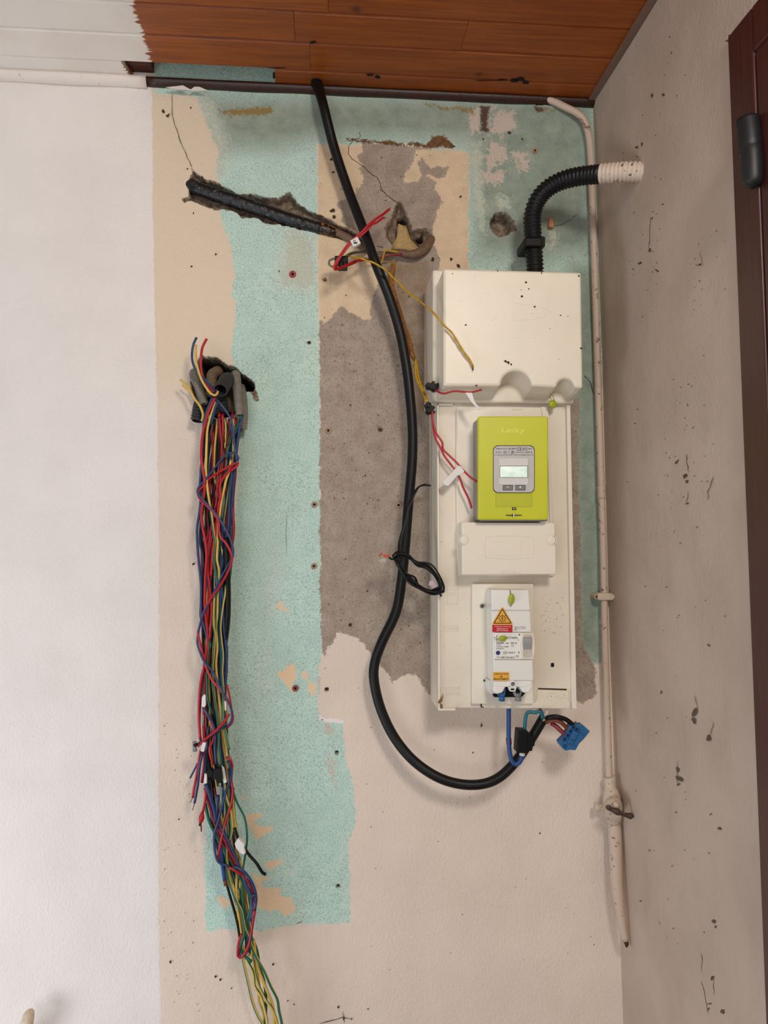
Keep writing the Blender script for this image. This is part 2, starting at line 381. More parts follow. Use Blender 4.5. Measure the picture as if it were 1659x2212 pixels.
L['grey'] = [px('691,690 700,698 712,690 725,672 735,662 745,665 757,675 775,682 792,692 803,690 801,665 803,648 815,625 818,605 850,560 930,560 936,600 936,1505 925,1500 912,1475 900,1460 880,1455 862,1462 846,1476 838,1455 826,1440 812,1426 800,1408 788,1392 770,1378 745,1368 728,1368 718,1388 706,1400 700,1425 694,1380 692,1200 691,1000'),
             px('1225,860 1250,860 1252,1100 1256,1300 1262,1400 1285,1440 1290,1500 1260,1520 1225,1500'), z5('500,190 850,222 1090,240 1100,258 990,272 980,320 960,380 920,440 890,500 890,540 920,560 1000,550 1050,500 1130,520 1180,560 1150,620 1200,680 1220,740 1180,800 1170,880 1140,960 1140,1100 1190,1200 1205,1330 1120,1500 900,1500 640,1400 620,1320 560,1200 520,1100 460,1010 400,960 320,910 330,830 290,760 300,720 360,710 450,680 460,620 520,580 520,500 480,430 500,400 450,320 520,280'),  # first strip puts the board's shadow into the wall as cement grey
             z5('1040,320 1070,380 1130,430 1210,400 1280,420 1250,500 1180,530 1110,480 1050,500 1010,400')]
L['brown'] = [z5('300,150 400,165 490,172 600,190 750,182 850,212 920,200 1000,190 1070,228 1130,170 1130,150 1240,135 1290,190 1350,240 1300,250 1200,236 1100,244 1000,232 850,225 500,192 420,180')]
L['pink'] = [zG('290,520 400,540 440,530 490,620 460,700 480,740 450,790 400,830 340,860 270,870 230,790 250,680 240,610'), zG('80,180 190,160 200,430 80,460'), zG('320,190 470,180 580,240 570,370 500,420 420,450 310,440 280,300'),
             zG('640,640 690,640 750,800 730,860 650,890 620,760 540,700'), zG('200,860 330,900 420,860 490,880 480,960 400,1060 300,1040 250,980'), px('692,1470 705,1450 720,1700 700,1540')]
L['worn'] = [z4('1010,560 1130,600 1200,640 1180,760 1210,900 1190,1010 1100,990 960,960 970,800 1000,700'), zG('80,560 190,560 230,700 180,840 210,1000 260,1300 250,1620 160,1300 80,900'), zG('380,1180 510,1160 500,1290 400,1300'), zG('980,1560 1080,1640 1060,1760 960,1740'),
             zG('520,620 640,660 620,740 540,720'), px('430,215 460,225 490,300 478,380 468,330 450,270')]
L['ochre'] = [px('470,236 585,232 588,243 540,250 480,250'), px('920,226 1022,232 1020,242 960,240'), px('1160,232 1205,236 1200,242 1170,240')]
L['maroon'] = [zG('205,150 290,165 275,380 290,430 200,420')]
L['tan'] = [zC('830,910 870,875 1045,865 1020,910 945,945 930,985 1000,1020 1170,1025 1160,1060 960,1185 900,1060 860,990'), zC('1060,1450 1200,1430 1300,1420 1240,1480 1110,1550 1080,1510'),
            zC('905,1570 960,1610 1080,1635 1150,1640 1080,1665 1010,1700 1050,1760 1280,1760 1220,1830 1290,1870 1400,1880 1380,1930 1440,1990 1390,2060 1310,2100 1180,2000 1140,2050 1000,2000 960,1990 730,1980 620,1960 600,1980 660,2050 540,1980 480,1870 520,1850 640,1900 720,1910 730,1730 900,1750 940,1680'),
            zC('780,660 870,670 800,700'), zC('1300,1600 1410,1540 1340,1600'), zE('410,1350 430,1400 490,1450 440,1430 380,1410'), zE('440,1820 510,1800 520,1900 490,1950 500,2010 380,1870 450,1840'), zE('560,1850 600,1860 600,1910 660,1960 640,2040 600,1990 610,1920 560,1900')]
HOLES = {'chase': (z4('265,85 290,105 330,130 380,170 440,180 490,210 540,240 580,260 620,285 700,280 760,283 820,300 880,312 930,318 980,290 1020,265 1040,290 1060,330 1100,370 1160,400 1210,430 1290,455 1340,480 1400,520 1500,565 1560,600 1600,640 1560,680 1498,650 1380,620 1250,590 1100,550 1000,530 960,520 920,512 830,505 800,485 760,470 700,462 650,465 600,420 560,405 510,400 440,402 380,380 330,360 260,330 210,345 180,315 240,300 240,240 250,170 270,120'), .026, 5),
         'main': (z6('490,430 540,385 620,385 700,395 740,420 760,440 780,470 850,490 920,500 970,550 1010,600 1070,630 1080,650 1120,668 1150,700 1170,760 1140,800 1110,805 1060,810 1050,900 1000,1000 900,1100 700,1120 560,1050 460,920 420,800 405,690 440,640 480,600 475,520'), .09, 5),
         'round': (ell(1083, 484, 25, 27), .05, 3), 'roundb': (px('1103,470 1112,478 1110,486 1118,496 1105,500'), .006, 2),
         'cav': (z5('700,960 760,880 800,780 850,720 890,800 940,900 960,980 1060,960 1130,980 1140,1100 1060,1150 960,1170 860,1170 780,1120 720,1050'), .018, 9),
         'cavhole': (z5('830,830 910,850 920,890 890,935 850,935 820,910'), .05, 2), 'cavhole2': (z5('970,1020 1030,1015 1060,960 1075,1030 1050,1085 1000,1070'), .05, 2),
         'h1': (ell(822, 927, 6), .02, 1.5), 'h2': (ell(706, 1490, 4.5), .02, 1.5), 'h3': (ell(728, 1626, 4.5), .02, 1.5), 'h4': (ell(731, 1916, 4), .02, 1.5), 'h5': (ell(702, 604, 4), .01, 1.5), 'edge': (zG('800,140 910,150 900,210 850,220 810,190'), .02, 3)}
L['raw'] = [h[0] for k, h in HOLES.items()] + [z6('1080,640 1150,690 1170,800 1210,900 1190,930 1150,900 1110,800'), z4('960,300 1020,262 1065,335 980,330')]
STAIN = [px('820,560 930,560 930,900 890,900 850,680')]
DULLED = [px('440,200 1290,200 1290,560 1020,560 1010,315 700,305 600,330 480,330'), px('1225,560 1310,560 1320,1440 1225,1440')]  # greyer, darker green along the top; dirt on the strip beside the pipe
WARM = [px('320,180 520,180 520,760 340,800')]

def lines(segs):
    o = []
    for a, b, st in segs: o += list(np.arange(a, b, st))
    return np.array(o+[segs[-1][1]])
gu = lines([(-700, -20, 40), (-20, 300, 8), (300, 395, 3), (395, 960, 2), (960, 1035, 4), (1035, 1125, 2), (1125, 1400, 4)])
gv = lines([(90, 200, 3), (200, 340, 3), (340, 610, 2), (610, 760, 3), (760, 905, 2), (905, 1480, 4), (1480, 2030, 3), (2030, 2240, 10), (2240, 2760, 40)])
UU, VV = np.meshgrid(gu, gv); shp = UU.shape; X = UU.ravel(); Y = VV.ravel()
def sdp(X, Y, poly, lim=24.):
    out = np.full(X.shape, -lim); p = np.array(poly); k = (X > p[:, 0].min()-lim) & (X < p[:, 0].max()+lim) & (Y > p[:, 1].min()-lim) & (Y < p[:, 1].max()+lim)
    x = X[k]; y = Y[k]; d2 = np.full(x.shape, 1e9); ins = np.zeros(x.shape, bool); n = len(p)
    for i in range(n):
        a = p[i]; b = p[(i+1) % n]; e = b-a; L2 = max(e @ e, 1e-9)
        t = np.clip(((x-a[0])*e[0]+(y-a[1])*e[1])/L2, 0, 1); d2 = np.minimum(d2, (x-a[0]-t*e[0])**2+(y-a[1]-t*e[1])**2)
        if a[1] != b[1]:
            ins ^= ((a[1] > y) != (b[1] > y)) & (x < (b[0]-a[0])*(y-a[1])/(b[1]-a[1])+a[0])
    s_ = np.sqrt(d2); out[k] = np.clip(np.where(ins, s_, -s_), -lim, lim); return out
A = {k: np.max([sdp(X, Y, q) for q in v], axis=0) for k, v in L.items()}
def vnoise(X, Y, cell, seed):
    r = np.random.RandomState(seed).rand(64, 64); a = X/cell; b = Y/cell; i = np.floor(a).astype(int); j = np.floor(b).astype(int); fx = a-i; fy = b-j
    fx = fx*fx*(3-2*fx); fy = fy*fy*(3-2*fy); g = lambda p, q: r[p % 64, q % 64]
    return (g(i, j)*(1-fx)+g(i+1, j)*fx)*(1-fy)+(g(i, j+1)*(1-fx)+g(i+1, j+1)*fx)*fy
jit = (vnoise(X, Y, 9, 1)-.5)*5+(vnoise(X, Y, 4, 2)-.5)*2.5
A['raw'] = A['raw']+jit*.6
dep = np.zeros(X.shape); deep = np.zeros(X.shape)
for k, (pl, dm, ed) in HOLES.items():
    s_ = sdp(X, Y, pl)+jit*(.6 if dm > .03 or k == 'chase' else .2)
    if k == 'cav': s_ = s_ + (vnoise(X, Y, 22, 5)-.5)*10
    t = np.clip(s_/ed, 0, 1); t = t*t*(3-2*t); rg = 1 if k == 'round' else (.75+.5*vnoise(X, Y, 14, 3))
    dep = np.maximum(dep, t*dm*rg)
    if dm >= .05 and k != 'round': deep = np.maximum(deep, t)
# slight unevenness of the plaster, and the thin step at paint edges
bulge = (vnoise(X, Y, 130, 8)-.5)*.003 + (vnoise(X, Y, 45, 9)-.5)*.0010
step_ = -.0006*np.clip(A['grey']/2, 0, 1) + .0004*np.clip(A['whitep']/2, 0, 1)
st = np.max([sdp(X, Y, q) for q in STAIN], axis=0); A['stain'] = np.clip(st/20+.3, 0, 1)
dr = np.max([sdp(X, Y, q, 60.) for q in DULLED], axis=0); A['dulled'] = np.clip(dr/60+.35, 0, 1)*.85
wm = np.max([sdp(X, Y, q, 120.) for q in WARM], axis=0); A['warm'] = np.clip(wm/120+.8, 0, 1)
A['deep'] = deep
q = fw[None, :]+rt[None, :]*((X-829.5)/F)[:, None]-up[None, :]*((Y-1106)/F)[:, None]
W = CAM[None, :]+q*((D)/q[:, 1])[:, None]
W[:, 1] += dep - bulge - step_
nv, nu = shp; ii = np.arange(nv*nu).reshape(shp)
fcs = np.stack([ii[:-1, :-1], ii[:-1, 1:], ii[1:, 1:], ii[1:, :-1]], -1).reshape(-1, 4).tolist()
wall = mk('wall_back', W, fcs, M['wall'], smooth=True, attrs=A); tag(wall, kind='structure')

# right wall
v = []; f = []; ny, nz_ = 60, 90
for j in range(nz_+1):
    z = -.02+(2.62+.02)*j/nz_
    for i in range(ny+1):
        y = .02-2.6*i/ny; v.append((XR(z)+.0012*math.sin(y*9+z*4), y, z))
for j in range(nz_):
    for i in range(ny): a = j*(ny+1)+i; f.append((a, a+1, a+ny+2, a+ny+1))
wr = mk('wall_right', v, f, M['wallr'], smooth=True); tag(wr, kind='structure')
# floor
fl = MB().box(-2.2, .9, -3.4, .05, -.03, 0).build('floor', simple('grey_cement_floor', (150, 142, 134), .8, .1, 8)); tag(fl, kind='structure')

# ceiling boards
yC, yB, yA = Cl(633, 152).y, Cl(633, 92).y, Cl(633, 25).y
bw = (yC-yA)/2
edges = [0.0, yC, yB, yA] + [yA-bw*k for k in range(1, 18)]
xl = lambda u, v: Cl(u, v).x
joints = {0: [xl(592, 150)], 1: [xl(670, 120)], 2: [xl(636, 60), xl(1003, 80)], 3: [xl(709, 12)], 4: [.1], 5: [-.35, .3]}
pedge = {0: xl(272, 145), 1: xl(318, 105), 2: xl(300, 50), 3: xl(291, 5)}
m = MB(); rn = []; pa = []
for b in range(len(edges)-1):
    y1, y0 = edges[b], edges[b+1]
    xs = [-2.2]+sorted(joints.get(b, [random.uniform(-.6, .4)]))+[XR(2.47)+.01]
    for k in range(len(xs)-1):
        x0, x1 = xs[k], xs[k+1]
        if b == 0 and k == 0:
            x1 = xl(280, 150)
            if True: pass
        r = random.random(); g = .0022; zz = ZC + random.uniform(-.0008, .0008)
        c0, c1 = y0+.0006, y1-.0006
        if b == 0: c1 = -.001
        prof = [(c0, zz+.006), (c0+g*1.8, zz), (c1-g*1.8, zz), (c1, zz+.006), (c1, zz+.012), (c0, zz+.012)]
        n0 = len(m.v); xa, xb = x0+.0004, x1-.0004
        sk = .012 if (b == 0 and k == 0) else 0
        m.loft([[(xa, y, z) for y, z in prof], [(xb+sk*(1-(y-c0)/(c1-c0))*-1, y, z) for y, z in prof]])
        pe = pedge.get(b, xl(295, 0)-.004+random.uniform(-.012, .012))
        for q_ in m.v[n0:]: rn.append(r); pa.append(pe-q_[0])
m.a = {'rnd': rn, 'paint': pa}
ceil = m.build('ceiling', M['ceil']); tag(ceil, kind='structure')
MB().box(-2.2, .9, -2.4, .06, 2.565, 2.58).build('gap_light_blocker', M['void'], ceil)  # added dark sheet over the boards, keeps world light out of the gap
xb0, xb1 = P(283, 150).x, P(324, 150).x
MB().box(xl(272, 150), xl(325, 150), -.075, -.004, ZC+.014, ZC+.05).build('batten', M['batten'], ceil)
m = MB()
for u, v_, a, b in [(800, 162, 12, 3), (815, 166, 7, 4), (1110, 173, 9, 5), (1125, 170, 10, 5), (1135, 178, 8, 4), (1060, 174, 42, 1), (676, 91, 7, 3), (1085, 172, 14, 1.5), (592, 163, 3, 9), (600, 147, 22, 1.2)]:
    b0 = len(m.v); n = 12
    for k in range(n): t = 2*math.pi*k/n; rr = random.uniform(.6, 1.15); m.v.append(tuple(Cl(u+a*rr*math.cos(t), v_+b*rr*math.sin(t), ZC-.0009)))
    m.f.append(tuple(b0+k for k in range(n)))
m.build('board_hole', M['void'], ceil)
# moulding along the top of the wall
def mould(name, x0, x1, r, mat, wob=0, zoff=0):
    m = MB(); rings = []; n = max(2, int((x1-x0)/.02))
    for i in range(n+1):
        x = x0+(x1-x0)*i/n; rr = r*(1+wob*math.sin(i*.7)); z = ZC-.001+zoff
        rings.append([(x, .001, z)]+[(x, -rr*math.sin(t)*1.0, z-rr*math.cos(t)) for t in [math.pi/2*k/5 for k in range(6)]])
    o = m.loft(rings).build(name, mat, smooth=True, bevel=0); tag(o, kind='structure'); return o
mould('trim_1', -2.2, P(318, 185).x, .019, M['whtrim'], .03)
mould('trim_2', P(318, 185).x+.0005, P(1281, 232).x, .0145, M['brtrim'], .03)
o = MB().box(XR(2.47)-.015, XR(2.47)-.0005, -2.4, -.004, ZC-.006, ZC-.0002).build('trim_3', M['lathe'], bevel=.001); tag(o, kind='structure')
# loose flakes of white paint on the brown moulding
def flake(name, pl, d, mat=None): return pris(name, pl, d-.0012, d, mat or M['whtrim'])
fk = flake('paint_flake', Z(240, 90, 3.606, '425,355 520,345 560,340 600,362 620,372 650,350 690,352 755,380 640,380 500,368'), .021); tag(fk, 'curl of white paint peeling off the brown moulding under the open gap', 'paint flake')

# cracks and dirt on the walls
def ribbon(m, pl, w, d=.0016, wall='b'):
    f_ = (lambda u, v: P(u, v, d)) if wall == 'b' else (lambda u, v: R(u, v, .0008))
    pts = [Vector(p) for p in pl]; L_ = []; 
    for i, p in enumerate(pts):
        a = pts[max(0, i-1)]; b = pts[min(len(pts)-1, i+1)]; t = (b-a).normalized(); nn = Vector((-t.y, t.x)); ww = w*random.uniform(.5, 1.1)*(.35 if i in (0, len(pts)-1) else 1)
        L_.append((f_(*(p+nn*ww)), f_(*(p-nn*ww))))
    b0 = len(m.v)
    for a, b in L_: m.v += [tuple(a), tuple(b)]
    for i in range(len(L_)-1): m.f.append((b0+2*i, b0+2*i+1, b0+2*i+3, b0+2*i+2))
def jag(pl, amp=1.5, n=4):
    o = []
    for i in range(len(pl)-1):
        for k in range(n):
            t = k/n; o.append((pl[i][0]*(1-t)+pl[i+1][0]*t+random.uniform(-amp, amp), pl[i][1]*(1-t)+pl[i+1][1]*t+random.uniform(-amp, amp)))
    return o+[pl[-1]]
m = MB()
for pl, wd in [(px('372,200 371,245 378,270 385,290 392,310 405,340 415,362'), .8), (z5('420,180 385,240 380,300 420,350 520,410 580,470 640,510 670,570 680,620 740,680 830,745'), .9), (z5('850,740 830,760 850,820'), 1.6),
               (px('1262,810 1275,825 1283,852'), 1.2), (z5('480,100 490,150 430,180'), .6), (px('618,1105 619,1200'), .4), (zG('940,1500 1100,1480 1200,1430 1280,1360'), .5), (z5('640,1120 700,1140'), .8)]:
    ribbon(m, jag(pl, 1.0), wd)
m.build('crack', M['crack'], wall)
def blob(m, u, v, r, wall='b', el=1.0):
    a0 = random.uniform(0, 3.14); n = 9; c = []
    for k in range(n):
        t = 2*math.pi*k/n; rr = r*random.uniform(.5, 1.25); x, y = rr*math.cos(t)*el, rr*math.sin(t)/el; c.append((u+x*math.cos(a0)-y*math.sin(a0), v+x*math.sin(a0)+y*math.cos(a0)))
    f_ = (lambda p: P(p[0], p[1], .0022)) if wall == 'b' else (lambda p: R(p[0], p[1], .001))
    b0 = len(m.v); m.v += [tuple(f_(p)) for p in c]; m.f.append(tuple(b0+i for i in range(n)))
m = MB()
for u, v_, r in [(352, 240, 4), (361, 250, 4), (365, 247, 2.5), (412, 232, 2), (603, 586, 2), (668, 739, 4), (466, 549, 2.5), (368, 2078, 3.5), (405, 365, 2), (418, 1218, 3), (1022, 1626, 2), (1166, 1800, 2), (418, 460, 2), (414, 575, 2), (696, 1555, 2), (386, 1770, 2), (1040, 1567, 2.5), (757, 875, 2), (887, 1000, 2), (789, 1027, 2), (757, 1350, 4), (793, 1277, 2),
                 (720, 372, 3), (716, 344, 3.5), (995, 425, 3), (718, 455, 5), (722, 468, 4), (975, 560, 4), (990, 574, 5), (935, 560, 5), (1170, 1250, 0.5), (1100, 287, 4), (1044, 300, 2), (1128, 300, 2), (466, 2110, 3), (476, 2116, 3), (590, 2083, 3), (500, 2135, 2), (622, 2162, 2), (635, 2170, 2), (731, 2176, 2.5), (742, 2201, 2), (795, 2180, 2), (760, 2201, 2), (1243, 1560, 2)]:
    blob(m, u, v_, r)
for _ in range(150):
    u = random.uniform(700, 930); v_ = random.uniform(330, 1500); blob(m, u, v_, random.uniform(.5, 1.6), el=random.uniform(1, 1.6))
for _ in range(90):
    u = random.choice([random.uniform(350, 430), random.uniform(780, 1300)]); v_ = random.uniform(1560, 2200); blob(m, u, v_, random.uniform(.4, 1.3))
for pl in ['690,2212 741,2198 760,2201', '741,2185 744,2210', '1230,1560 1225,1585 1234,1575', '640,1995 655,1992', '1040,1560 1039,1572']: ribbon(m, jag(px(pl), 1), .7, .002)
o = m.build('dirt_specks', M['mark'], wall); tag(o, kind='stuff')
m = MB()
for u, v_, r in [(1500, 1540, 8), (1498, 1556, 6), (1530, 1594, 6), (1463, 1662, 5), (1466, 1682, 6), (1464, 1695, 3), (1480, 1028, 6), (1483, 1040, 4), (1462, 998, 4), (1554, 1790, 4), (1541, 1990, 6), (1546, 2002, 3), (1539, 2112, 5), (1533, 2168, 3), (1530, 2180, 3), (1433, 205, 4), (1450, 114, 2), (1408, 206, 4), (1496, 155, 5), (1484, 508, 4), (1427, 387, 2), (1404, 540, 4), (1408, 472, 3), (1383, 568, 3), (1420, 585, 4), (1478, 595, 2), (1512, 572, 3), (1417, 1584, 1.5), (1428, 1495, 3), (1530, 1394, 3), (1484, 1088, 2.5), (1372, 915, 2), (1460, 1755, 2), (1535, 1759, 2.5), (1375, 318, 3), (1386, 312, 3), (1572, 88, 4), (1575, 78, 3), (1584, 262, 4), (1586, 310, 3), (1588, 340, 3), (1590, 405, 3), (1383, 1946, 2), (1561, 2185, 6)]:
    blob(m, u, v_, r, 'r', random.uniform(1, 1.7))
for _ in range(260):
    u = random.gauss(1450, 55); v_ = random.choice([random.gauss(540, 60), random.gauss(970, 120), random.uniform(50, 2200)])
    if 1345 < u < 1570: blob(m, u, v_, random.uniform(.5, 1.8), 'r', random.uniform(1, 2))
for pl in ['1405,470 1404,520 1402,540', '1420,560 1422,600', '1428,540 1450,510 1462,480', '1420,548 1425,570 1418,598', '1484,980 1482,1000 1488,1020', '1485,1060 1484,1090', '1540,1028 1530,1060 1528,1080', '1500,1500 1506,1530 1495,1550 1500,1565', '1541,1560 1535,1590', '1463,1645 1464,1700', '1515,2120 1526,2165 1530,2190', '1541,2110 1542,2150', '1462,410 1470,440 1460,470', '1490,545 1500,560', '1512,540 1518,575', '1515,2060 1516,2100']:
    ribbon(m, jag(px(pl), 1.6), .7, 0, 'r')
o = m.build('dirt_specks', M['cob'], wr); tag(o, kind='stuff')

# pits in the broad cavity: expanding foam lump
fm = MB(); rings = []
for k, (vv, hw) in enumerate([(486, 9), (495, 12), (505, 14), (515, 17), (524, 24), (533, 32), (540, 34)]):
    rings.append([P(868+(k*1.4)+hw*math.cos(t)+random.uniform(-1, 1), vv+3*math.sin(t*2), .004+.008*math.sin(max(0, t))) if 0 < t < math.pi else P(868+k*1.4+hw*math.cos(t), vv, -.012) for t in [2*math.pi*i/12 for i in range(12)]])
fo = fm.loft(rings).build('expanding_foam', M['foam'], smooth=True); tag(fo, 'yellowish lump of expanding foam in the cavity of the grey plaster', 'foam')

# ---------------------------------------------------------------- door at the right
yf = R(1601, 640).y; zt = R(1583, 76).z
def dbox(mb, y0, y1, z0, z1, o0, o1):
    mb.loft([[(XR(z)-o0, y, z) for y, z in ((y0, z0), (y1, z0), (y1, z1), (y0, z1))], [(XR(z)-o1, y, z) for y, z in ((y0, z0), (y1, z0), (y1, z1), (y0, z1))]]); return mb
dr_ = bpy.data.objects.new('door_1', None); COL.objects.link(dr_); dr_.location = (XR(0), yf-.45, 0); tag(dr_, kind='structure')
fwid = yf - R(1643, 300).y
mm = MB(); dbox(mm, yf, yf-fwid, 0, zt, .006, -.06); mm.build('jamb', M['door'], dr_, bevel=.003)
mm = MB(); dbox(mm, yf-fwid, yf-1.05, zt-fwid, zt, .006, -.06); mm.build('lintel', M['door'], dr_, bevel=.003)
mm = MB(); dbox(mm, yf-fwid-.003, yf-.16, 0, zt-fwid-.003, .0045, -.05); lf = mm.build('leaf_stile', M['door'], dr_, bevel=.0025)
mm = MB(); dbox(mm, yf-.161, yf-1.0, 0, zt-fwid-.003, -.006, -.04); mm.build('leaf_panel', M['door'], dr_, bevel=.002)
hg = [R(u, v_, .012) for u, v_ in ((1618, 262), (1640, 398))]
sweep('hinge', [(*R(1614, 256, .016), .009), (*R(1614.3, 259, .016), .0155), (*R(1615, 266, .016), .0155), (*R(1618, 290, .016), .0155), (*R(1621, 325, .016), .0155), (*R(1623, 327, .016), .0145), (*R(1625, 370, .016), .0145), (*R(1626, 398, .016), .012), (*R(1626, 407, .016), .003)], M['hinge'], dr_, sides=14, step=.006, label='black knuckle hinge of the dark red door')
mm = MB(); hy0, hy1 = R(1620, 330).y, R(1651, 330).y
dbox(mm, hy0, hy1, R(1640, 392).z, R(1640, 268).z, .014, .004); mm.build('hinge_plate', M['hinge'], dr_, bevel=.002)
mm = MB(); dbox(mm, R(1648, 1800).y, R(1675, 1800).y, R(1655, 1835).z, R(1655, 1776).z, .004, -.002); mm.build('metal_plate', M['steel'], dr_, bevel=.001)

# ---------------------------------------------------------------- meter board
PD = .112; CD = .195
board = empty('meter_board', P(1090, 1530, 0), 'tall cream plastic meter board screwed to the wall beside the corner pipe', 'meter board')
pris('back_plate', px('944,871 1232,873 1246,1531 1064,1531 1064,1529 985,1529 985,1535 947,1535'), 0, PD, M['creamside'], board, .002)
def quadstrip(a, b, wd, d0, d1): 
    return None
pris('side_rim', px('1224,874 1232,874 1246,1531 1236,1531'), PD, PD+.010, M['cream2'], board, .0008)
pris('side_rim', px('944,871 948,871 951,1534 947,1534'), PD, PD+.006, M['cream2'], board, .0008)
pris('bottom_rim', px('947,1531 984,1531 984,1535 947,1535'), PD, PD+.008, M['cream2'], board, .0006)
pris('top_rim', px('944,871 979,871 979,876 944,876'), PD, PD+.006, M['cream2'], board, .0006)
pris('meter_mount', px('986,880 993,877 1185,879 1186,900 1196,1128 1198,1245 990,1245 987,1200 985,1000'), PD, PD+.008, M['cream2'], board, .003)
pris('mount_ridge', px('1169,878 1185,879 1198,1240 1190,1240 1184,1000'), PD+.0079, PD+.011, M['cream2'], board, .0015)
pris('top_ledge', px('1018,880 1047,880 1047,884 1018,884'), PD+.0079, PD+.0092, M['cream2'], board, .0004)
pris('top_ledge', px('1108,881 1130,881 1130,885 1108,885'), PD+.0079, PD+.0092, M['cream2'], board, .0004)
pris('lower_flap', px('1040,1516 1158,1518 1161,1490 1228,1492 1227,1516 1231,1517 1231,1531 1040,1529'), PD, PD+.004, M['cream'], board, .0008)
pris('flap_slot', px('1162,1486 1224,1488 1224,1491 1162,1489'), PD-.001, PD+.0003, M['mark'], board)
pris('screw_hole', rrect(1190, 1432, 1197, 1441, 2), PD-.001, PD+.0003, M['void'], board)
pris('flap_slot', px('1039,1516 1041,1516 1041,1526 1045,1527 1045,1529 1039,1528'), PD-.001, PD+.0045, M['mark'], board)
EMB = simple('embossed_ivory', (222, 211, 192), .45, .02)
def frame_px(u0, v0, u1, v1, t=.8): 
    return [rect(u0, v0, u1, v0+t), rect(u0, v1-t, u1, v1), rect(u0, v0, u0+t, v1), rect(u1-t, v0, u1, v1)]
def emb_box(r):
    mm = MB()
    for q_ in frame_px(*r): mm.pris(q_, PD-.0002, PD+.0005)
    mm.build('embossed_frame', EMB, board)
emb_box((966, 1273, 989, 1305)); emb_box((950, 1351, 990, 1364)); emb_box((956, 1484, 992, 1501))
fit_text('EDF', 970, 1280, 985, 1287, PD, EMB, board); fit_text('DEPAGNE', 957, 1354, 988, 1361, PD, EMB, board)
fit_text('NF 12-2-5.80', 959, 1486, 991, 1491, PD, EMB, board); fit_text('9115-02', 964, 1494, 988, 1499, PD, EMB, board)
pris('breaker_plate', rrect(1020, 1261, 1153, 1521, 3), PD, PD+.013, M['cream2'], board, .002)
for u, v_, r in ((1042, 1309, 5), (1047, 1470, 3)):
    s_ = pris('screw', ell(u, v_, r, n=16), PD+.012, PD+.0155, M['steel'], board, .0006)
    pris('screw_slot', rot(rect(u-r*.7, v_-.8, u+r*.7, v_+.8), u, v_, 25), PD+.0145, PD+.0158, M['ink'], s_); pris('screw_slot', rot(rect(u-.8, v_-r*.7, u+.8, v_+r*.7), u, v_, 25), PD+.0145, PD+.0158, M['ink'], s_)
# cover with sloping underside and two half-round notches
def arcpts(cx, cy, r, n=12): return [(cx+r*math.cos(math.pi*(1-k/n)), cy-r*math.sin(math.pi*(1-k/n))) for k in range(n+1)]
front = [(958, 579), (1256, 588), (1259.5, 838)] + list(reversed(arcpts(1222, 836, 19, 8))) + list(reversed(arcpts(1115, 833, 33, 14))) + [(958, 833)]
fr = [P(u, v_, CD) for u, v_ in front]
def lower(p, u, v_, dd, zt_): return Vector((p.x, -dd, zt_))
zb = P(1090, 871, PD).z; zmid = (fr[2].z+fr[-1].z)/2; mid = []; bk = []
for i, p in enumerate(fr):
    if i < 2: bk.append(Vector((p.x, -PD+.02, p.z)))
    else:
        z = p.z-(zmid-zb)*(1 if p.z < zmid+.004 else .95); x = p.x
        bk.append(Vector((x, -PD-.004, z)))
cov = MB().loft([fr, bk]).build('top_cover', M['cream'], board, bevel=.005, seg=4, label='square cream cover box at the top of the meter board')
pris('cover_base', px('935,582 1238,590 1240,872 935,868'), 0, PD+.018, M['creamside'], board, .004)
# boat-shaped emblem in low relief on the cover
boat = [(1107.5, 656), (1110, 654.5)] + [(1130, 655.5), (1150, 658), (1170, 664), (1185, 672), (1193, 676), (1185, 681), (1170, 686), (1150, 690.5), (1130, 692.5)] + [(1110, 692), (1107.5, 690)]
ring_strip(boat, 1.0, CD-.0003, CD+.0006).build('embossed_emblem', M['cream2'], cov)
em = MB(); em.pris(ell(1152, 674, 4, n=16), CD-.0002, CD+.0012); em.pris(ell(1167, 674, 3, n=14), CD-.0002, CD+.0010); em.pris(ell(1179, 674, 2, n=12), CD-.0002, CD+.0008)
for q_ in [rect(1112, 661, 1132, 661.6), rect(1132, 660, 1132.8, 688)]: em.pris(q_, CD-.0002, CD+.0004)
em.build('embossed_emblem', M['cream2'], cov)
dm = MB()
def spot(mb, u, v_, r, d):
    pts = []; n = 8
    for k in range(n): t = 2*math.pi*k/n; rr = r*random.uniform(.45, 1.2); pts.append((u+rr*math.cos(t), v_+rr*math.sin(t)))
    mb.pris(pts, d-.0002, d+.0003)
for u, v_, r in [(1126, 626, 1.2), (1127, 640, 3), (1137, 610, 3), (1142, 624, 2), (1155, 662, 2.5), (1188, 710, 1.3), (1092, 780, 4), (1098, 783, 4), (1104, 787, 2.5), (1006, 702, 2.5), (1170, 590, 2), (1029, 833, 2.5), (978, 591, 1.3), (1075, 585, 1.5), (1207, 776, 1), (1211, 681, 1.6), (1227, 683, 1.2), (1256, 752, 3), (1250, 596, 3)]: spot(dm, u, v_, r, CD)
for _ in range(60): spot(dm, random.uniform(965, 1250), random.uniform(590, 825), random.uniform(.25, .6), CD)
dm.build('dirt_specks', M['mark'], cov)['kind'] = 'stuff'
dm = MB()
for _ in range(45): spot(dm, random.uniform(1163, 1222), random.uniform(1290, 1370) , random.uniform(.3, 1.1), PD)
for _ in range(25): spot(dm, random.uniform(950, 1018), random.uniform(900, 1500), random.uniform(.3, .9), PD)
for _ in range(30): spot(dm, random.uniform(1180, 1226), random.uniform(1494, 1514), random.uniform(.3, .9), PD+.004)
dm.build('dirt_specks', M['mark'], board)['kind'] = 'stuff'

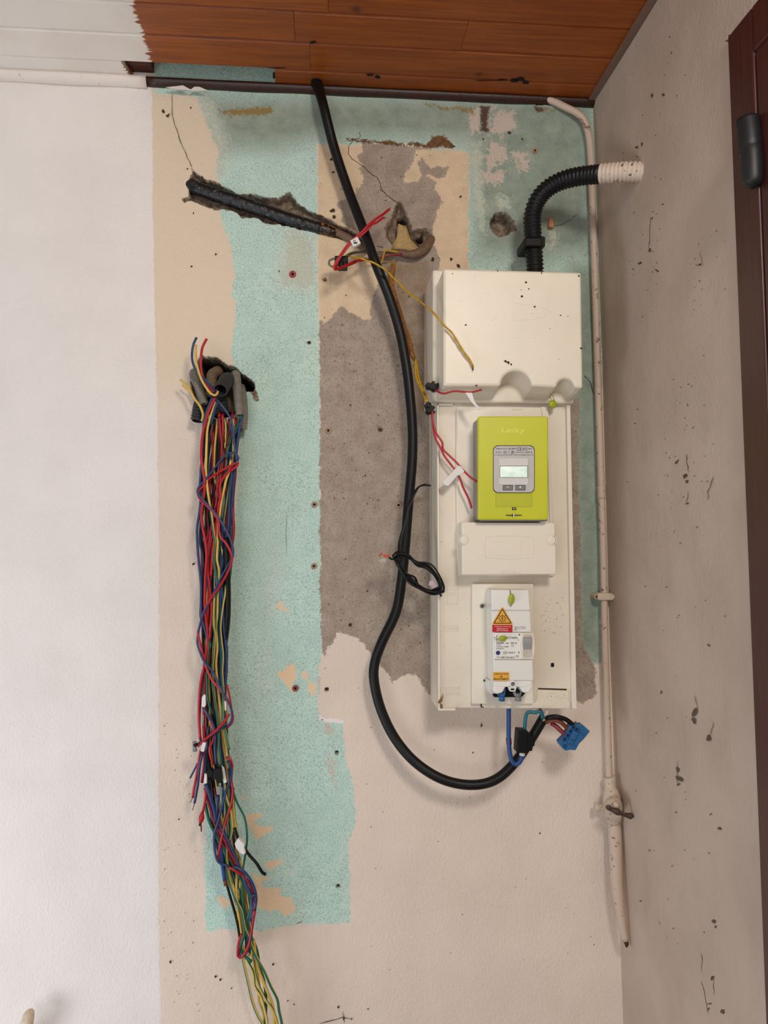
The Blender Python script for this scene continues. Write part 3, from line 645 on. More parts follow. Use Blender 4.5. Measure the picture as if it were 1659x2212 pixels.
# ---------------------------------------------------------------- electricity meter
LD = .188
meter = empty('electricity_meter', P(1110, 1124, PD), 'lime green electricity meter with small lit display mounted on the cream board', 'electricity meter')
pris('case', rrect(1035, 902, 1183, 1123, 2), PD+.006, LD-.010, M['greybody'], meter, .0015)
cv = pris('front_cover', rrect(1033, 899, 1184.5, 1123, 5), LD-.012, LD, M['lime'], meter, .003, seg=3)
pris('case_foot', rect(1040, 1122, 1183, 1126), PD+.006, LD-.012, M['greybody'], meter)
fit_text('Linky', 1084, 924, 1134, 938, LD, M['limetxt'], cv, .0009, bold=.012)
mm = ring_strip(rrect(1065, 962, 1155, 1065, 11), 1.6, LD-.0002, LD+.0008); mm.build('panel_outline', M['ink'], cv)
pris('display_panel', rrect(1066, 963, 1154, 1064, 10), LD-.0005, LD+.0005, M['greylabel'], cv)
for s_, r in [('Sagemcom', (1071, 967.5, 1095, 971)), ('LNE 20079', (1097, 967.5, 1115, 971)), ('CE', (1117, 966.5, 1127, 973.5)), ('M 16', (1130.5, 968, 1137.5, 971.5)), ('0071', (1141, 968, 1149, 971)), ('S12C3', (1071, 975.5, 1083, 978.5)),
              ('3', (1105, 974.8, 1109, 979)), ('N° 02 18 61 1000974 30', (1114, 975.5, 1150, 978.5)), ('C=1Wh/imp 1R -25°C/+60°C 230V 5,0/100(90)A 50Hz Cl.B', (1068, 981.5, 1152, 984.5))]:
    fit_text(s_, *r, LD+.0005, M['ink'], cv, .0002, bold=.01)
fb = MB()
for r in ((1129, 966.8, 1139, 973), (1088, 973.8, 1094, 979.8), (1089.7, 975.4, 1092.3, 978.2), (1104, 973.8, 1110.5, 979.8)):
    for q_ in frame_px(*r, .5): fb.pris(q_, LD+.0003, LD+.0007)
fb.pris(rect(1099, 973.8, 1099.5, 979.5), LD+.0003, LD+.0007)
fb.build('printed_symbols', M['ink'], cv)
pris('display_bezel', rrect(1078, 989.5, 1141, 1047.5, 3), LD, LD+.002, simple('pale_grey_bezel', (218, 216, 214), .3, .02), cv, .0006)
em_ = NT('lit_display', .2); em_.col(em_.mix(em_.band(em_.noise(60, 3), .4, .62), lin((236, 248, 238)), lin((204, 230, 214))))
em_.l(em_.mix(em_.band(em_.noise(60, 3), .4, .62), lin((240, 252, 242)), lin((196, 226, 208))), em_.b.inputs['Emission Color']); em_.b.inputs['Emission Strength'].default_value = .3
pris('display_frame', rect(1079, 1006, 1140.5, 1032), LD+.0018, LD+.0023, M['btn'], cv)
pris('display', rect(1080.5, 1007.3, 1139, 1030.8), LD+.0018, LD+.0027, em_.m, cv)
for u0, sg in ((1086.5, '-'), (1113.5, '+')):
    b_ = pris('button', rrect(u0, 1048.5, u0+21, 1058.5, 1.5), LD, LD+.002, M['btn'], cv, .0006)
    ring_strip(rrect(u0-.6, 1047.8, u0+21.6, 1059.4, 2), 1.0, LD, LD+.0009).build('button_edge', M['ink'], cv)
    mm = MB().pris(rect(u0+8, 1051.4, u0+13, 1052.8), LD+.0019, LD+.0024)
    if sg == '+': mm.pris(rect(u0+9.8, 1049.6, u0+11.2, 1054.6), LD+.0019, LD+.00241)
    mm.build('button_symbol', M['whiteink'], b_)
mm = MB()
for q_ in frame_px(1071, 1066, 1149.5, 1095, .6): mm.pris(q_, LD-.0002, LD+.0003)
mm.build('label_outline', simple('dark_lime', (160, 160, 30), .5), cv); pris('blank_label', rect(1071.6, 1066.6, 1149, 1094.4), LD-.0005, LD+.0002, M['limedark'], cv)
pris('sensor', rect(1106, 1096, 1113, 1102), LD-.0005, LD+.0006, M['ink'], cv); pris('sensor', rect(1114, 1096, 1115.5, 1102), LD-.0005, LD+.0006, M['ink'], cv); pris('sensor', rect(1108.5, 1097.5, 1111, 1100.5), LD, LD+.0009, M['greylabel'], cv)
pris('latch_slot', px('1091,1113 1095,1111.5 1124,1111.5 1129,1113 1124,1114.8 1095,1114.8'), LD-.0005, LD+.0003, simple('olive_slot', (96, 96, 26), .6), cv)
pris('latch', rrect(1106, 1110, 1112, 1116.5, 1.5), LD, LD+.0014, M['ink'], cv); pris('latch', rrect(1108.5, 1109.5, 1111, 1117, 1), LD, LD+.002, M['whiteink'], cv)
TD = PD+.052
tc = [(997, 1128), (1198, 1129), (1200, 1150)] + [(1200-7*math.sin(math.pi*k/8), 1156+22*k/8) for k in range(1, 8)] + [(1201, 1180), (1202, 1241), (998, 1242), (997, 1180)] + [(996.5+7*math.sin(math.pi*k/8), 1178-22*k/8) for k in range(1, 8)] + [(997, 1152)]
t_ = pris('terminal_cover', tc, PD+.006, TD, M['cream2'], meter, .0025, label='wide cream terminal cover under the lime front', seg=3)
for u, r in ((1003, 12), (1191, 12)):
    ring_strip(ell(u, 1167, r, 13, 24), 1.2, TD-.0003, TD+.0007).build('grip_recess', M['cream2'], t_)
    rings = [[P(u+rr*math.cos(a), 1167+rr*1.05*math.sin(a), TD+h) for a in [2*math.pi*k/20 for k in range(20)]] for rr, h in ((9.5, 0), (8.5, .0003), (5, .0006), (1.5, .0007))]
    MB().loft(rings).build('grip', M['cream2'], t_, smooth=True)
ring_strip([(1048, 1160), (1075, 1157.5), (1100, 1157), (1125, 1158), (1150, 1161), (1153, 1183), (1150, 1205), (1125, 1207.5), (1100, 1208), (1075, 1207.5), (1048, 1204), (1044.5, 1182)], 1.2, TD-.0003, TD+.0009).build('embossed_frame', M['cream2'], t_)
pris('label_area', rrect(1053, 1172, 1126, 1200, 2), TD-.0003, TD+.0006, M['cream2'], t_, .0003)
ar = [(1064+68*k/16, 1241-8.5*math.sin(math.pi*k/16)) for k in range(17)]
mm = MB()
for k in range(16): mm.pris([ar[k], ar[k+1], (ar[k+1][0], ar[k+1][1]+.9), (ar[k][0], ar[k][1]+.9)], TD-.0002, TD+.0005)
mm.build('embossed_arc', EMB, t_); fit_text('NE PAS OUVRIR', 1084, 1236.5, 1114, 1240, TD, EMB, t_, .0003)

# ---------------------------------------------------------------- circuit breaker
BD = PD+.013; KD = BD+.062
br = empty('circuit_breaker', P(1100, 1480, BD), 'white main circuit breaker with warning triangle and blue test button on the lower board', 'circuit breaker')
pris('body', px('1063,1274 1142,1275 1149,1466 1152,1484 1144,1497 1130,1497 1122,1484 1092,1484 1086,1497 1072,1500 1066,1494 1066,1470'), BD, KD-.004, M['white'], br, .003)
def cover(name, q_, d1, mat): return pris(name, q_, KD-.006, d1, mat, br, .0014)
c1 = cover('upper_cover', px('1061.5,1274 1142,1275 1145,1318 1062,1318'), KD, M['white'])
pris('cover_seam', px('1101,1274 1102.2,1274 1102.6,1290 1101.4,1290'), KD-.001, KD+.0003, M['inkgrey'], c1)
c2 = cover('warning_cover', px('1062,1320 1145.5,1321 1147.5,1365.5 1063,1365'), KD, M['clearwhite'])
c3 = cover('rating_plate', px('1068,1367 1128,1367 1125.5,1380 1124.5,1395 1126,1410 1129,1424 1069,1424'), KD+.001, M['white'])
c4 = cover('lower_cover', px('1066,1426 1150.5,1426 1152.5,1470 1066.5,1470'), KD, M['clearwhite'])
c5 = cover('terminal_shield', px('1067,1471 1150,1471 1149,1480 1135,1484 1118,1484 1112,1482 1103,1482 1096,1484 1082,1484 1068,1482'), KD-.003, M['white'])
sw = pris('switch_frame', [(1128, 1368), (1152, 1368), (1155, 1380), (1156, 1396), (1155, 1410), (1152, 1424), (1129, 1424), (1126.5, 1410), (1125, 1396), (1126, 1380)], KD-.006, KD+.004, M['cream2'], br, .0012)
pris('switch_slot', rrect(1129.5, 1370, 1150, 1421, 5), KD+.0039, KD+.0043, simple('slot_grey', (206, 198, 186), .5), sw)
tg_ = MB(); a = [P(u, v_, KD+.010) for u, v_ in rect(1130, 1379, 1149, 1388)]; b_ = [P(u, v_, KD+.004) for u, v_ in rect(1130.5, 1376, 1148.5, 1404)]
tg_.loft([a, b_]).build('toggle', simple('grey_toggle', (158, 160, 162), .4, .03), sw, bevel=.001)
# warning sticker
tri = rot([(1085.5, 1311.5), (1107, 1347), (1064, 1347)], 1085, 1330, 0)
stk = pris('warning_sticker', px('1083,1313 1085,1311.5 1087.5,1313 1107,1346 1107,1351 1063.5,1351 1063.5,1346'), KD-.0003, KD+.0005, M['orange_st'], c2)
mm = MB()
def stroke(mb, a, b, w_, d0, d1):
    dx, dy = b[0]-a[0], b[1]-a[1]; l = math.hypot(dx, dy); nx, ny_ = -dy/l*w_/2, dx/l*w_/2
    mb.pris([(a[0]+nx, a[1]+ny_), (b[0]+nx, b[1]+ny_), (b[0]-nx, b[1]-ny_), (a[0]-nx, a[1]-ny_)], d0, d1)
T3 = [(1085.3, 1315.5), (1104, 1346.3), (1067, 1346.3)]
for k in range(3): stroke(mm, T3[k], T3[(k+1) % 3], 1.7, KD+.0004, KD+.0008)
for k in range(18): stroke(mm, (1085.3+6.2*math.cos(k*math.pi/9), 1336+6.2*math.sin(k*math.pi/9)), (1085.3+6.2*math.cos((k+1)*math.pi/9), 1336+6.2*math.sin((k+1)*math.pi/9)), 1.0, KD+.0004, KD+.0008)
for k in range(8):
    a_ = k*math.pi/4; e_ = 10.5 if k != 6 else 9
    stroke(mm, (1085.3+7*math.cos(a_), 1336+7*math.sin(a_)), (1085.3+e_*math.cos(a_), 1336+e_*math.sin(a_)), .8, KD+.0004, KD+.0008)
for a_, b_ in (((1086.5, 1330.5), (1083.3, 1336.5)), ((1083.3, 1336.3), (1087, 1335.7)), ((1087, 1335.5), (1084, 1341))): stroke(mm, a_, b_, 1.1, KD+.0004, KD+.0009)
mm.build('warning_symbol', M['ink'], stk)
rs = pris('red_sticker', rect(1063.5, 1350, 1107, 1365.5), KD-.0003, KD+.0006, M['red_st'], c2)
for i, (s_, a_, b_) in enumerate((('Coupure réseau de', 1069, 1103), ('distribution et', 1073, 1097), ('photovoltaïque', 1073, 1098))): fit_text(s_, a_, 1352+4.3*i, b_, 1355+4.3*i, KD+.0006, M['whiteink'], rs, .0002)
fit_text('BOUTON', 1112, 1353, 1135, 1359, KD, M['inkgrey'], c2, .0002); fit_text('a', 1111, 1359, 1117, 1362, KD, M['inkgrey'], c2, .0002)
for s_, r in [('A', (1066, 1376, 1070, 1379)), ('ACTARIS', (1093, 1375.5, 1117.5, 1380)), ('D', (1071.5, 1383, 1074, 1386)), ('différentiel', (1072, 1387.5, 1088, 1390.5)), ('IΔn', (1093, 1387.8, 1099, 1390.5)), ('500 mA', (1103, 1387.2, 1117, 1390.6)), ('2 pôles', (1072, 1391.8, 1083, 1394.4)), ('1 phase protégée', (1072, 1395.6, 1099, 1398.6)), ('Un 250V 50 ~', (1072, 1399.8, 1090, 1402.4)), ('Ir 30-60 A', (1095, 1408, 1113, 1411.5)), ('0', (1119.5, 1407, 1122.5, 1411.8)), ('I', (1119.5, 1380.5, 1120.5, 1384.5)), ('Test', (1073, 1418, 1079, 1420.8)), ('SDB 2 501 66A 5', (1082, 1418.2, 1112, 1422))]:
    fit_text(s_, *r, KD+.001, M['ink'], c3, .0002, bold=.015)
pris('test_button', ell(1076, 1410.3, 4.6, n=20), KD+.0008, KD+.0022, M['bluedot'], c3, .0005)
mm = MB()
for q_ in frame_px(1105, 1392.5, 1110, 1396.5, .5): mm.pris(q_, KD+.0008, KD+.0013)
mm.pris(ell(1122, 1371, 1.6), KD+.0008, KD+.0013); mm.build('printed_symbols', M['ink'], c3)
ring_strip(ell(1090.5, 1410.3, 3.7, n=18), .6, KD+.0008, KD+.0013).build('approval_mark', M['inkgrey'], c3); fit_text('NF', 1088.2, 1408.8, 1092.8, 1411.5, KD+.001, M['ink'], c3, .0002)
ring_strip(ell(1117.5, 1417.5, 3.2, 2, 16), .8, KD+.0008, KD+.0013).build('approval_mark', M['ink'], c3)
os_ = pris('orange_sticker', rrect(1065, 1452, 1100, 1470.5, 1), KD-.0003, KD+.0007, M['orange_st'], c4)
for i, (s_, a_, b_) in enumerate((('DISJONCTEUR', 1068, 1098), ('DE', 1080, 1085.5), ('BRANCHEMENT', 1066.5, 1099))): fit_text(s_, a_, 1454.5+5.3*i, b_, 1458+5.3*i, KD+.0007, M['ink'], os_, .0002, bold=.02)
pris('terminal_recess', px('1058,1494 1064,1500 1068,1506 1126,1506 1132,1500 1140,1490 1142,1484 1120,1480 1068,1480'), BD-.001, BD+.004, M['void'], br)
rg = ring_strip(ell(1108.5, 1478, 8, n=24), 3.2, KD-.012, KD+.002).build('seal_eye', M['white'], br, bevel=.0006); pris('eye_hole', ell(1108.5, 1478, 5.2, n=20), KD-.012, KD-.002, M['btn'], br)
pris('seal_tab', px('1098,1484 1117,1484 1113,1494 1102,1494'), KD-.012, KD-.001, M['white'], br, .001); pris('tab_slot', rrect(1103, 1487.5, 1111, 1491, 1), KD-.002, KD-.0005, M['void'], br)
for u, mt, lb in ((1084, 'cyan', 'blue neutral terminal'), (1119, 'gsleeve', 'grey phase terminal')):
    t1 = MB(); t1.pris(px(f'{u-9},1486 {u-5},1484 {u-4},1498 {u+5},1498 {u+6},1486 {u+9},1487 {u+8},1500 {u+5},1505 {u-6},1505 {u-9},1498'), BD+.02, BD+.032)
    t1 = t1.build('terminal', M[mt], br, bevel=.001, label=lb)
    tube('terminal_spout', [(u, 1502, BD+.024), (u, 1514, BD+.024)], 6.6, M[mt], t1, sides=16, hollow=1)
    pris('terminal_screw', rect(u-3, 1484, u+4, 1496), BD+.01, BD+.024, M['copper'] if u < 1100 else M['ink'], t1)
mm = MB().pris(px('1054,1470 1066,1470 1070,1498 1060,1500 1056,1490'), BD, BD+.030); mm.build('lower_bracket', M['white'], br, bevel=.001)

# seals
def seal(u, v_, rx, ry, d, label, wires):
    e = empty('security_seal', P(u, v_, d), label, 'seal', None)
    rings = [[P(u+rx*k*math.cos(t), v_+ry*k*math.sin(t), d+h) for t in [2*math.pi*i/18 for i in range(18)]] for k, h in ((.7, -.004), (1, -.002), (1, .002), (.75, .0042), (.3, .005))]
    MB().loft(rings).build('seal_body', M['seal'], e, smooth=True)
    tube('seal_wire', wires, .7, M['olive'], e, sides=6); return e
seal(1105, 1294, 6.5, 12, KD+.006, 'yellow green seal hanging upright on the upper part of the breaker', [(1103, 1276, KD+.001), (1103, 1286, KD+.004), (1104, 1300, KD+.004), (1103, 1311, KD+.001)])
seal(1086, 1379, 9, 6, KD+.007, 'yellow green seal lying sideways over the maker lettering of the breaker', [(1074, 1372, KD+.002), (1072, 1378, KD+.003), (1077, 1381, KD+.005), (1070, 1381, KD+.002)])
seal(1193.5, 873, 9, 9.5, PD+.026, 'round yellow green seal dangling from the small notch of the cover box', [(1188, 860, PD+.03), (1190, 852, PD+.03), (1196, 858, PD+.03), (1196, 868, PD+.03)])

# ---------------------------------------------------------------- conduit, corner pipe, stop valve
ew = R(1385, 372); dE = -ew.y
cd = empty('conduit', P(1155, 585, .10), 'thick black corrugated conduit curving from the right wall into the cover box', 'conduit')
cp = [(1156, 600, .085), (1155, 570, .09), (1152, 520, .095), (1150, 470, .10), (1160, 435, .11), (1180, 410, .12), (1210, 392, .135), (1245, 382, .155), (1275, 378, .172), (1297, 376, .186)]
path = [(*P(*q_), (18.0 + 2.0*(i/9))*depth_scale(q_[2])) for i, q_ in enumerate(cp)]
sweep('black_sheath', path, M['flexblack'], cd, 20, .0012, corr=(.0078, .07))
e2 = [P(1297, 376, .186), P(1330, 373, .203), P(1362, 371, .218)]
sweep('painted_end', [(*p, .0184) for p in e2]+[(ew.x+.02, ew.y, ew.z, .0184)], M['flexpaint'], cd, 20, .0012, corr=(.0078, .05), label='end of the conduit smeared with beige wall paint')
cl = pris('cable_clip', rrect(1133, 512, 1172, 532, 4), .055, .118, M['black'], None, .003); tag(cl, 'black plastic clip holding the corrugated conduit above the cover box', 'cable clip')
pris('clip_screw', rrect(1168, 510, 1178, 533, 4), .03, .09, M['black'], cl, .002)
pp_ = empty('pipe', P(1300, 1100, .02), 'slim painted water pipe running down the room corner beside the meter board', 'pipe')
tube('upper_pipe', [(1170, 211, .004), (1195, 219, .008), (1220, 231, .014), (1246, 244, .018), (1262, 260, .018), (1271, 290, .018), (1276, 340, .018), (1281, 480, .018), (1288, 700, .018), (1294, 900, .019), (1299, 1060, .02), (1303, 1200, .021), (1307, 1400, .022), (1312, 1560, .023), (1316, 1690, .026)], 7.8, M['pipe'], pp_, sides=14, step=.01, jitter=.012)
tube('pipe_sleeve', [(1298.5, 1050, .02), (1299.5, 1078, .02)], 8.8, M['pipe'], pp_, sides=14)
tube('lower_pipe', [(1326, 1765, .034, 14), (1328, 1800, .036, 14.5), (1330, 1860, .040, 14), (1332, 1910, .044, 13), (1337, 1955, .05, 11), (1344, 2000, .054, 9), (1351, 2032, .056, 7)], 12, M['pipe'], pp_, sides=16, step=.008, jitter=.01)
tube('pipe_end', [(1350, 2028, .056, 6), (1354, 2040, .057, 4.5), (1353, 2046, .057, 2)], 6, M['mark'], pp_, sides=8)
ck = empty('pipe_clamp', P(1305, 1289, .02), 'painted two screw clamp gripping the corner pipe right of the breaker', 'pipe clamp')
pris('clamp_band', rrect(1291, 1281, 1322, 1297, 5), .002, .036, M['valve'], ck, .003)
pris('clamp_ear', ell(1292, 1289, 7, n=18), .002, .030, M['valve'], ck, .002); pris('clamp_ear', ell(1320, 1289, 8, n=18), .004, .034, M['valve'], ck, .002)
pris('clamp_screw', ell(1291, 1289, 3.5, n=12), .029, .034, M['handle'], ck, .0008)
vl = empty('stop_valve', P(1322, 1740, .05), 'old painted stop valve with rusty bar handle on the corner pipe', 'valve')
tube('valve_body', [(1316, 1677, .030, 11), (1316.5, 1679, .030, 13), (1318, 1700, .033, 12.5), (1320, 1712, .036, 17), (1323, 1738, .040, 21), (1325, 1752, .040, 19), (1326, 1768, .038, 16), (1327, 1776, .037, 14.5)], 14, M['valve'], vl, sides=18, step=.004)
tube('bonnet', [(1323, 1738, .05, 17), (1326, 1737, .068, 16.5), (1327, 1737, .076, 14), (1329, 1738, .086, 8), (1330, 1739, .094, 6)], 14, M['valve'], vl, sides=18, step=.003)
tube('side_plug', [(1308, 1745, .036, 6.5), (1294, 1744, .036, 6.5), (1293, 1744, .036, 9), (1285, 1743, .036, 9), (1284, 1743, .036, 4)], 7, M['valve'], vl, sides=14, step=.002)
hd = tube('handle', [(1310, 1742, .094, 3), (1314, 1744, .094, 6.2), (1320, 1748, .094, 4.8), (1330, 1752, .096, 7), (1334, 1754, .096, 7.5), (1342, 1757, .095, 4.8), (1354, 1761, .094, 5.2), (1363, 1763, .094, 7), (1367, 1764, .094, 3)], 6, M['handle'], vl, sides=12, step=.003, label='rusty dark brown bar handle')

# ---------------------------------------------------------------- thick black supply cable
sup = empty('supply_cable', P(690, 190, .05), 'thick black supply cable looping from the ceiling down to the blue connector', 'cable')
dt = D-(D*(1173-172)/(1173-172+1e-6))
yq = Cl(684, 172); dq = -yq.y
CABLE = [(699, 230, .053), (722, 320, .045), (752, 410, .045), (783, 490, .06), (812, 570, .075), (840, 640, .07), (862, 710, .06), (876, 780, .055), (885, 850, .055), (891, 930, .055), (890, 1000, .055), (883, 1080, .055), (875, 1180, .055), (868, 1250, .055), (856, 1320, .055), (826, 1385, .06), (810, 1430, .055), (808, 1470, .055), (822, 1530, .055), (850, 1590, .06), (890, 1640, .07), (940, 1676, .08), (990, 1693, .085), (1040, 1694, .09), (1080, 1678, .092), (1118, 1640, .095), (1148, 1595, .10), (1176, 1548, .102)]
hc = Cl(686, 176)
cpath = [(hc.x-.012, hc.y+.004, ZC+.035, .0115), (hc.x-.006, hc.y+.002, ZC+.012, .0115), (hc.x+.001, hc.y, ZC-.012, .0115)] + [(*P(*q_), 10.8*depth_scale(q_[2])) for q_ in CABLE]
sweep('outer_sheath', cpath, M['cable'], sup, 16, .008)
m = MB(); m.v = [tuple(Cl(682+11*math.cos(k*.4)*random.uniform(.9, 1.1), 174+5*math.sin(k*.4), ZC-.0006)) for k in range(15)]; m.f = [tuple(range(15))]; m.build('cable_hole', M['void'], ceil)
tube('torn_lining', [(1172, 1556, .104, 9), (1178, 1546, .106, 8), (1182, 1540, .108, 5.5), (1180, 1535, .11, 3)], 8, M['flexpaint'], sup, sides=9, step=.003, jitter=.12)
tube('black_core', [(1180, 1552, .11), (1185, 1550, .122), (1200, 1548, .13), (1222, 1554, .13), (1238, 1566, .125)], 5.2, M['blackw'], sup, sides=10)
tube('brown_core', [(1180, 1560, .11), (1190, 1557, .12), (1208, 1558, .125), (1222, 1570, .125), (1232, 1582, .12)], 4.6, M['brown'], sup, sides=10)
tube('red_core', [(1190, 1562, .106), (1200, 1568, .11), (1213, 1580, .115), (1224, 1590, .118)], 4.8, M['redd'], sup, sides=10)
tube('teal_core', [(1172, 1552, .118), (1172, 1545, .122), (1166, 1537, .124), (1156, 1539, .122), (1146, 1538, .12), (1139, 1540, .12), (1135, 1552, .118), (1133, 1578, .116)], 4.0, M['tealw'], sup, sides=10, step=.003)
tc_ = empty('terminal_connector', P(1240, 1592, .12), 'bright blue four way terminal connector dangling at the cut cable end', 'connector')
body = px('1233,1562 1248,1566 1257,1564 1265,1571 1275,1580 1262,1596 1251,1607 1244,1621 1232,1620 1221,1622 1210,1610 1207,1603 1220,1590 1226,1578')
pris('housing', body, .11, .128, M['cyan'], tc_, .0012)
pris('upper_step', px('1240,1577 1262,1590 1246,1612 1226,1605'), .1279, .132, M['cyan'], tc_, .001)
for u, v_ in ((1239, 1571), (1233, 1580), (1227, 1588.5), (1220, 1597)): ring_strip(ell(u, v_, 5.2, n=16), 1.4, .1275, .1305).build('wire_port', M['cyan'], tc_); pris('port_hole', ell(u, v_, 3.9, n=14), .127, .1284, M['cyandark'], tc_)
for u, v_ in ((1248, 1578), (1221, 1612)): pris('test_slot', rot(rect(u-3.5, v_-3.5, u+3.5, v_+3.5), u, v_, 30), .127, .1325 if u > 1230 else .1284, M['cyandark'], tc_); pris('slot_pin', rot(rect(u-1.5, v_-1.5, u+2, v_+2), u, v_, 30), .128, .133 if u > 1230 else .129, M['cyan'], tc_)
mm = MB()
for a_, b_ in (((1247, 1592), (1238, 1607)), ((1252, 1588), (1244, 1590)), ((1231, 1597), (1240, 1600))): stroke(mm, a_, b_, 1, .1319, .1324)
mm.build('moulded_lines', M['cyandark'], tc_)
bc = empty('cable_connector', P(1138, 1602, .115), 'black screw connector block joining the blue wire and the teal core', 'connector')
pris('housing', rot(rect(1118, 1578, 1139, 1627), 1128, 1602, 4), .10, .128, M['black'], bc, .0015)
pris('terminal_half', rot(px('1138,1583 1147,1585 1147,1590 1152,1591 1152,1600 1156,1601 1155,1611 1152,1612 1151,1622 1146,1622 1142,1627 1138,1626'), 1140, 1604, 4), .102, .122, M['black'], bc, .0012)
for v_ in (1592, 1612): pris('screw_hole', ell(1148, v_+2, 3, n=12), .121, .1225, M['void'], bc)
bl = empty('electrical_wire', P(1098, 1540, .1), 'stout blue wire dropping from the board bottom and hooking up into the black connector', 'wire')
tube('insulation', [(1099, 1520, .10), (1099, 1560, .105), (1099, 1600, .11), (1102, 1632, .112), (1109, 1648, .114), (1118, 1650, .115), (1125, 1642, .116), (1128, 1628, .116)], 5.0, M['bluew'], bl, sides=12, step=.004)
tube('red_tape', [(1098.6, 1594, .108), (1099.6, 1608, .1095)], 6.0, M['redd'], bl, sides=12, label='short wrap of red tape'); tube('end_sleeve', [(1127.5, 1632, .116), (1128.6, 1625, .116)], 6.3, M['tagw'], bl, sides=12)
rr_ = tube('electrical_wire', [(1163, 1526, .098), (1166, 1532, .102), (1172, 1540, .108)], 3.0, M['redd'], sides=8); tag(rr_, 'short dark red wire end poking out under the board above the torn cable', 'wire')

# ---------------------------------------------------------------- wires around the grey plaster
e = empty('buried_conduit', P(560, 450, -.01), 'scorched black conduit buried in the slanting slot chiselled in the wall', 'conduit')
tube('black_sheath', [(408, 402, -.014, 15), (430, 408, -.006, 15), (470, 422, -.003, 15.5), (520, 438, -.002, 15), (570, 455, -.001, 14.5), (620, 472, 0, 13.5), (660, 484, .001, 13), (692, 493, .002, 12.5)], 14, M['tar'], e, sides=18, step=.004, jitter=.06)
tube('burnt_end', [(690, 492, .002, 13), (705, 496, .003, 13), (718, 501, .003, 11), (726, 505, .003, 8)], 12, M['burnt'], e, sides=12, step=.003, jitter=.09, label='burnt copper coloured end')
tube('inner_cable', [(716, 496, .002, 8), (740, 508, .004, 8.5), (770, 524, .008, 8.5), (784, 535, .01, 7.5), (792, 545, .012, 5)], 8, M['brownseathe'], e, sides=12, step=.005)
e = empty('buried_cable', P(900, 545, .02), 'brown sheathed cable coming out of the cavity above the cover box', 'cable')
tube('outer_sheath', [(936, 512, -.02, 9), (928, 522, .004, 10), (918, 537, .014, 10.5), (900, 548, .018, 10), (880, 550, .018, 8), (860, 546, .018, 7), (840, 548, .018, 5), (815, 546, .018, 3.5)], 9, M['brownseathe'], e, sides=12, step=.005, jitter=.03)
for lb, mt, pl, r in [('yellow_core', 'ywire', '860,545,.03 840,541,.032 832,542,.034 829,550,.036 826,562,.03 822,570,.028', 1.9), ('red_core', 'redd', '868,548,.03 840,552,.03 822,556,.03 800,560,.032 775,564,.045', 2.0), ('grey_core', 'greyw', '850,552,.02 810,548,.02 780,545,.022 760,546,.03 745,554,.04', 2.2)]:
    tube(lb, [tuple(map(float, t.split(','))) for t in pl.split()], r, M[mt], e, sides=7, step=.003)
rw = empty('electrical_wire', P(768, 520, .1), 'pair of red wires held by a white F tag in front of the thick cable', 'wire')
tube('red_strand', Z5 if False else [(776, 562, .06), (760, 570, .07), (740, 577, .09), (727, 582, .10), (722, 580, .105), (726, 566, .105), (738, 548, .105), (752, 528, .108), (768, 513, .108), (784, 499, .108), (795, 487, .108), (812, 473, .105), (826, 464, .10), (841, 452, .09)], 2.7, M['red'], rw, sides=8, step=.003)
tube('red_strand', [(790, 560, .055), (770, 563, .065), (750, 572, .08), (732, 579, .098), (726, 577, .10), (731, 563, .11), (746, 540, .11), (760, 524, .11), (778, 510, .11), (794, 496, .11), (803, 485, .108), (815, 480, .105), (824, 473, .10), (830, 470, .097)], 2.5, M['red'], rw, sides=8, step=.003)
tube('bare_tip', [(829, 470.5, .097), (836, 471.5, .096)], .8, M['olive'], rw, sides=6); tube('bare_tip', [(840, 453, .09), (844, 448, .088)], .8, M['copper'], rw, sides=6)
lt = pris('wire_tag', rot(rect(759, 514, 777, 530), 768, 522, -28), .104, .116, M['tagw'], rw, .0012, label='white F tag')
fit_text('F', 763, 518, 772, 526, .116, M['ink'], lt, .0003, ang=-100, bold=.02)
e = empty('cable_connector', P(738, 564, .07), 'small black screw connector with red, grey and yellow wires left of the thick cable', 'connector')
pris('housing', rect(723, 552, 752, 566), .05, .075, M['black'], e, .0012); mm = pris('lower_half', rect(731, 564, 751, 577), .048, .072, M['black'], e, .0012)
for u in (737, 745): pris('screw_barrel', rrect(u-3, 565, u+3, 577, 2), .07, .076, M['black'], e, .001)
g_ = tube('electrical_wire', [(790, 542, .02), (770, 546, .03), (756, 550, .05), (748, 556, .06)], 2.2, M['greyw'], sides=8, step=.003); tag(g_, 'dusty grey wire entering the small connector from the right', 'wire')
g_ = tube('electrical_wire', [(728, 574, .06), (718, 576, .062), (711, 571, .062), (712, 563, .062), (722, 558, .062)], 2.4, M['greyw'], sides=8, step=.003); tag(g_, 'dusty grey wire looping out to the left of the small connector', 'wire')
y_ = empty('electrical_wire', P(880, 640, .13), 'long yellow twisted wire crossing the black cable and hanging over the cover box', 'wire')
YP = [(750, 553, .07), (765, 556, .08), (780, 558, .10), (792, 563, .108), (806, 567, .112), (822, 576, .114), (836, 585, .11), (846, 597, .10), (858, 607, .098), (868, 618, .10), (880, 630, .11), (896, 642, .13), (915, 657, .16), (932, 671, .19), (945, 686, .202), (958, 702, .204), (975, 718, .205), (988, 738, .204), (1000, 758, .203), (1012, 774, .202), (1020, 788, .201), (1021, 793, .20)]
def helix(path, off, turns, ph):
    n = len(path); o = []
    for i, (u, v_, d) in enumerate(path):
        a = turns*2*math.pi*i/(n-1)+ph; o.append((u+off*math.cos(a)*.8, v_+off*math.cos(a)*.5, d+off*math.sin(a)*.001))
    return o
def dens(path, k=3): return [tuple(p) for p in catmull([(a, b, c*1000) for a, b, c in path], 9)]
def dens2(path): return [(p[0], p[1], p[2]/1000) for p in dens(path)]
YD = dens2(YP)
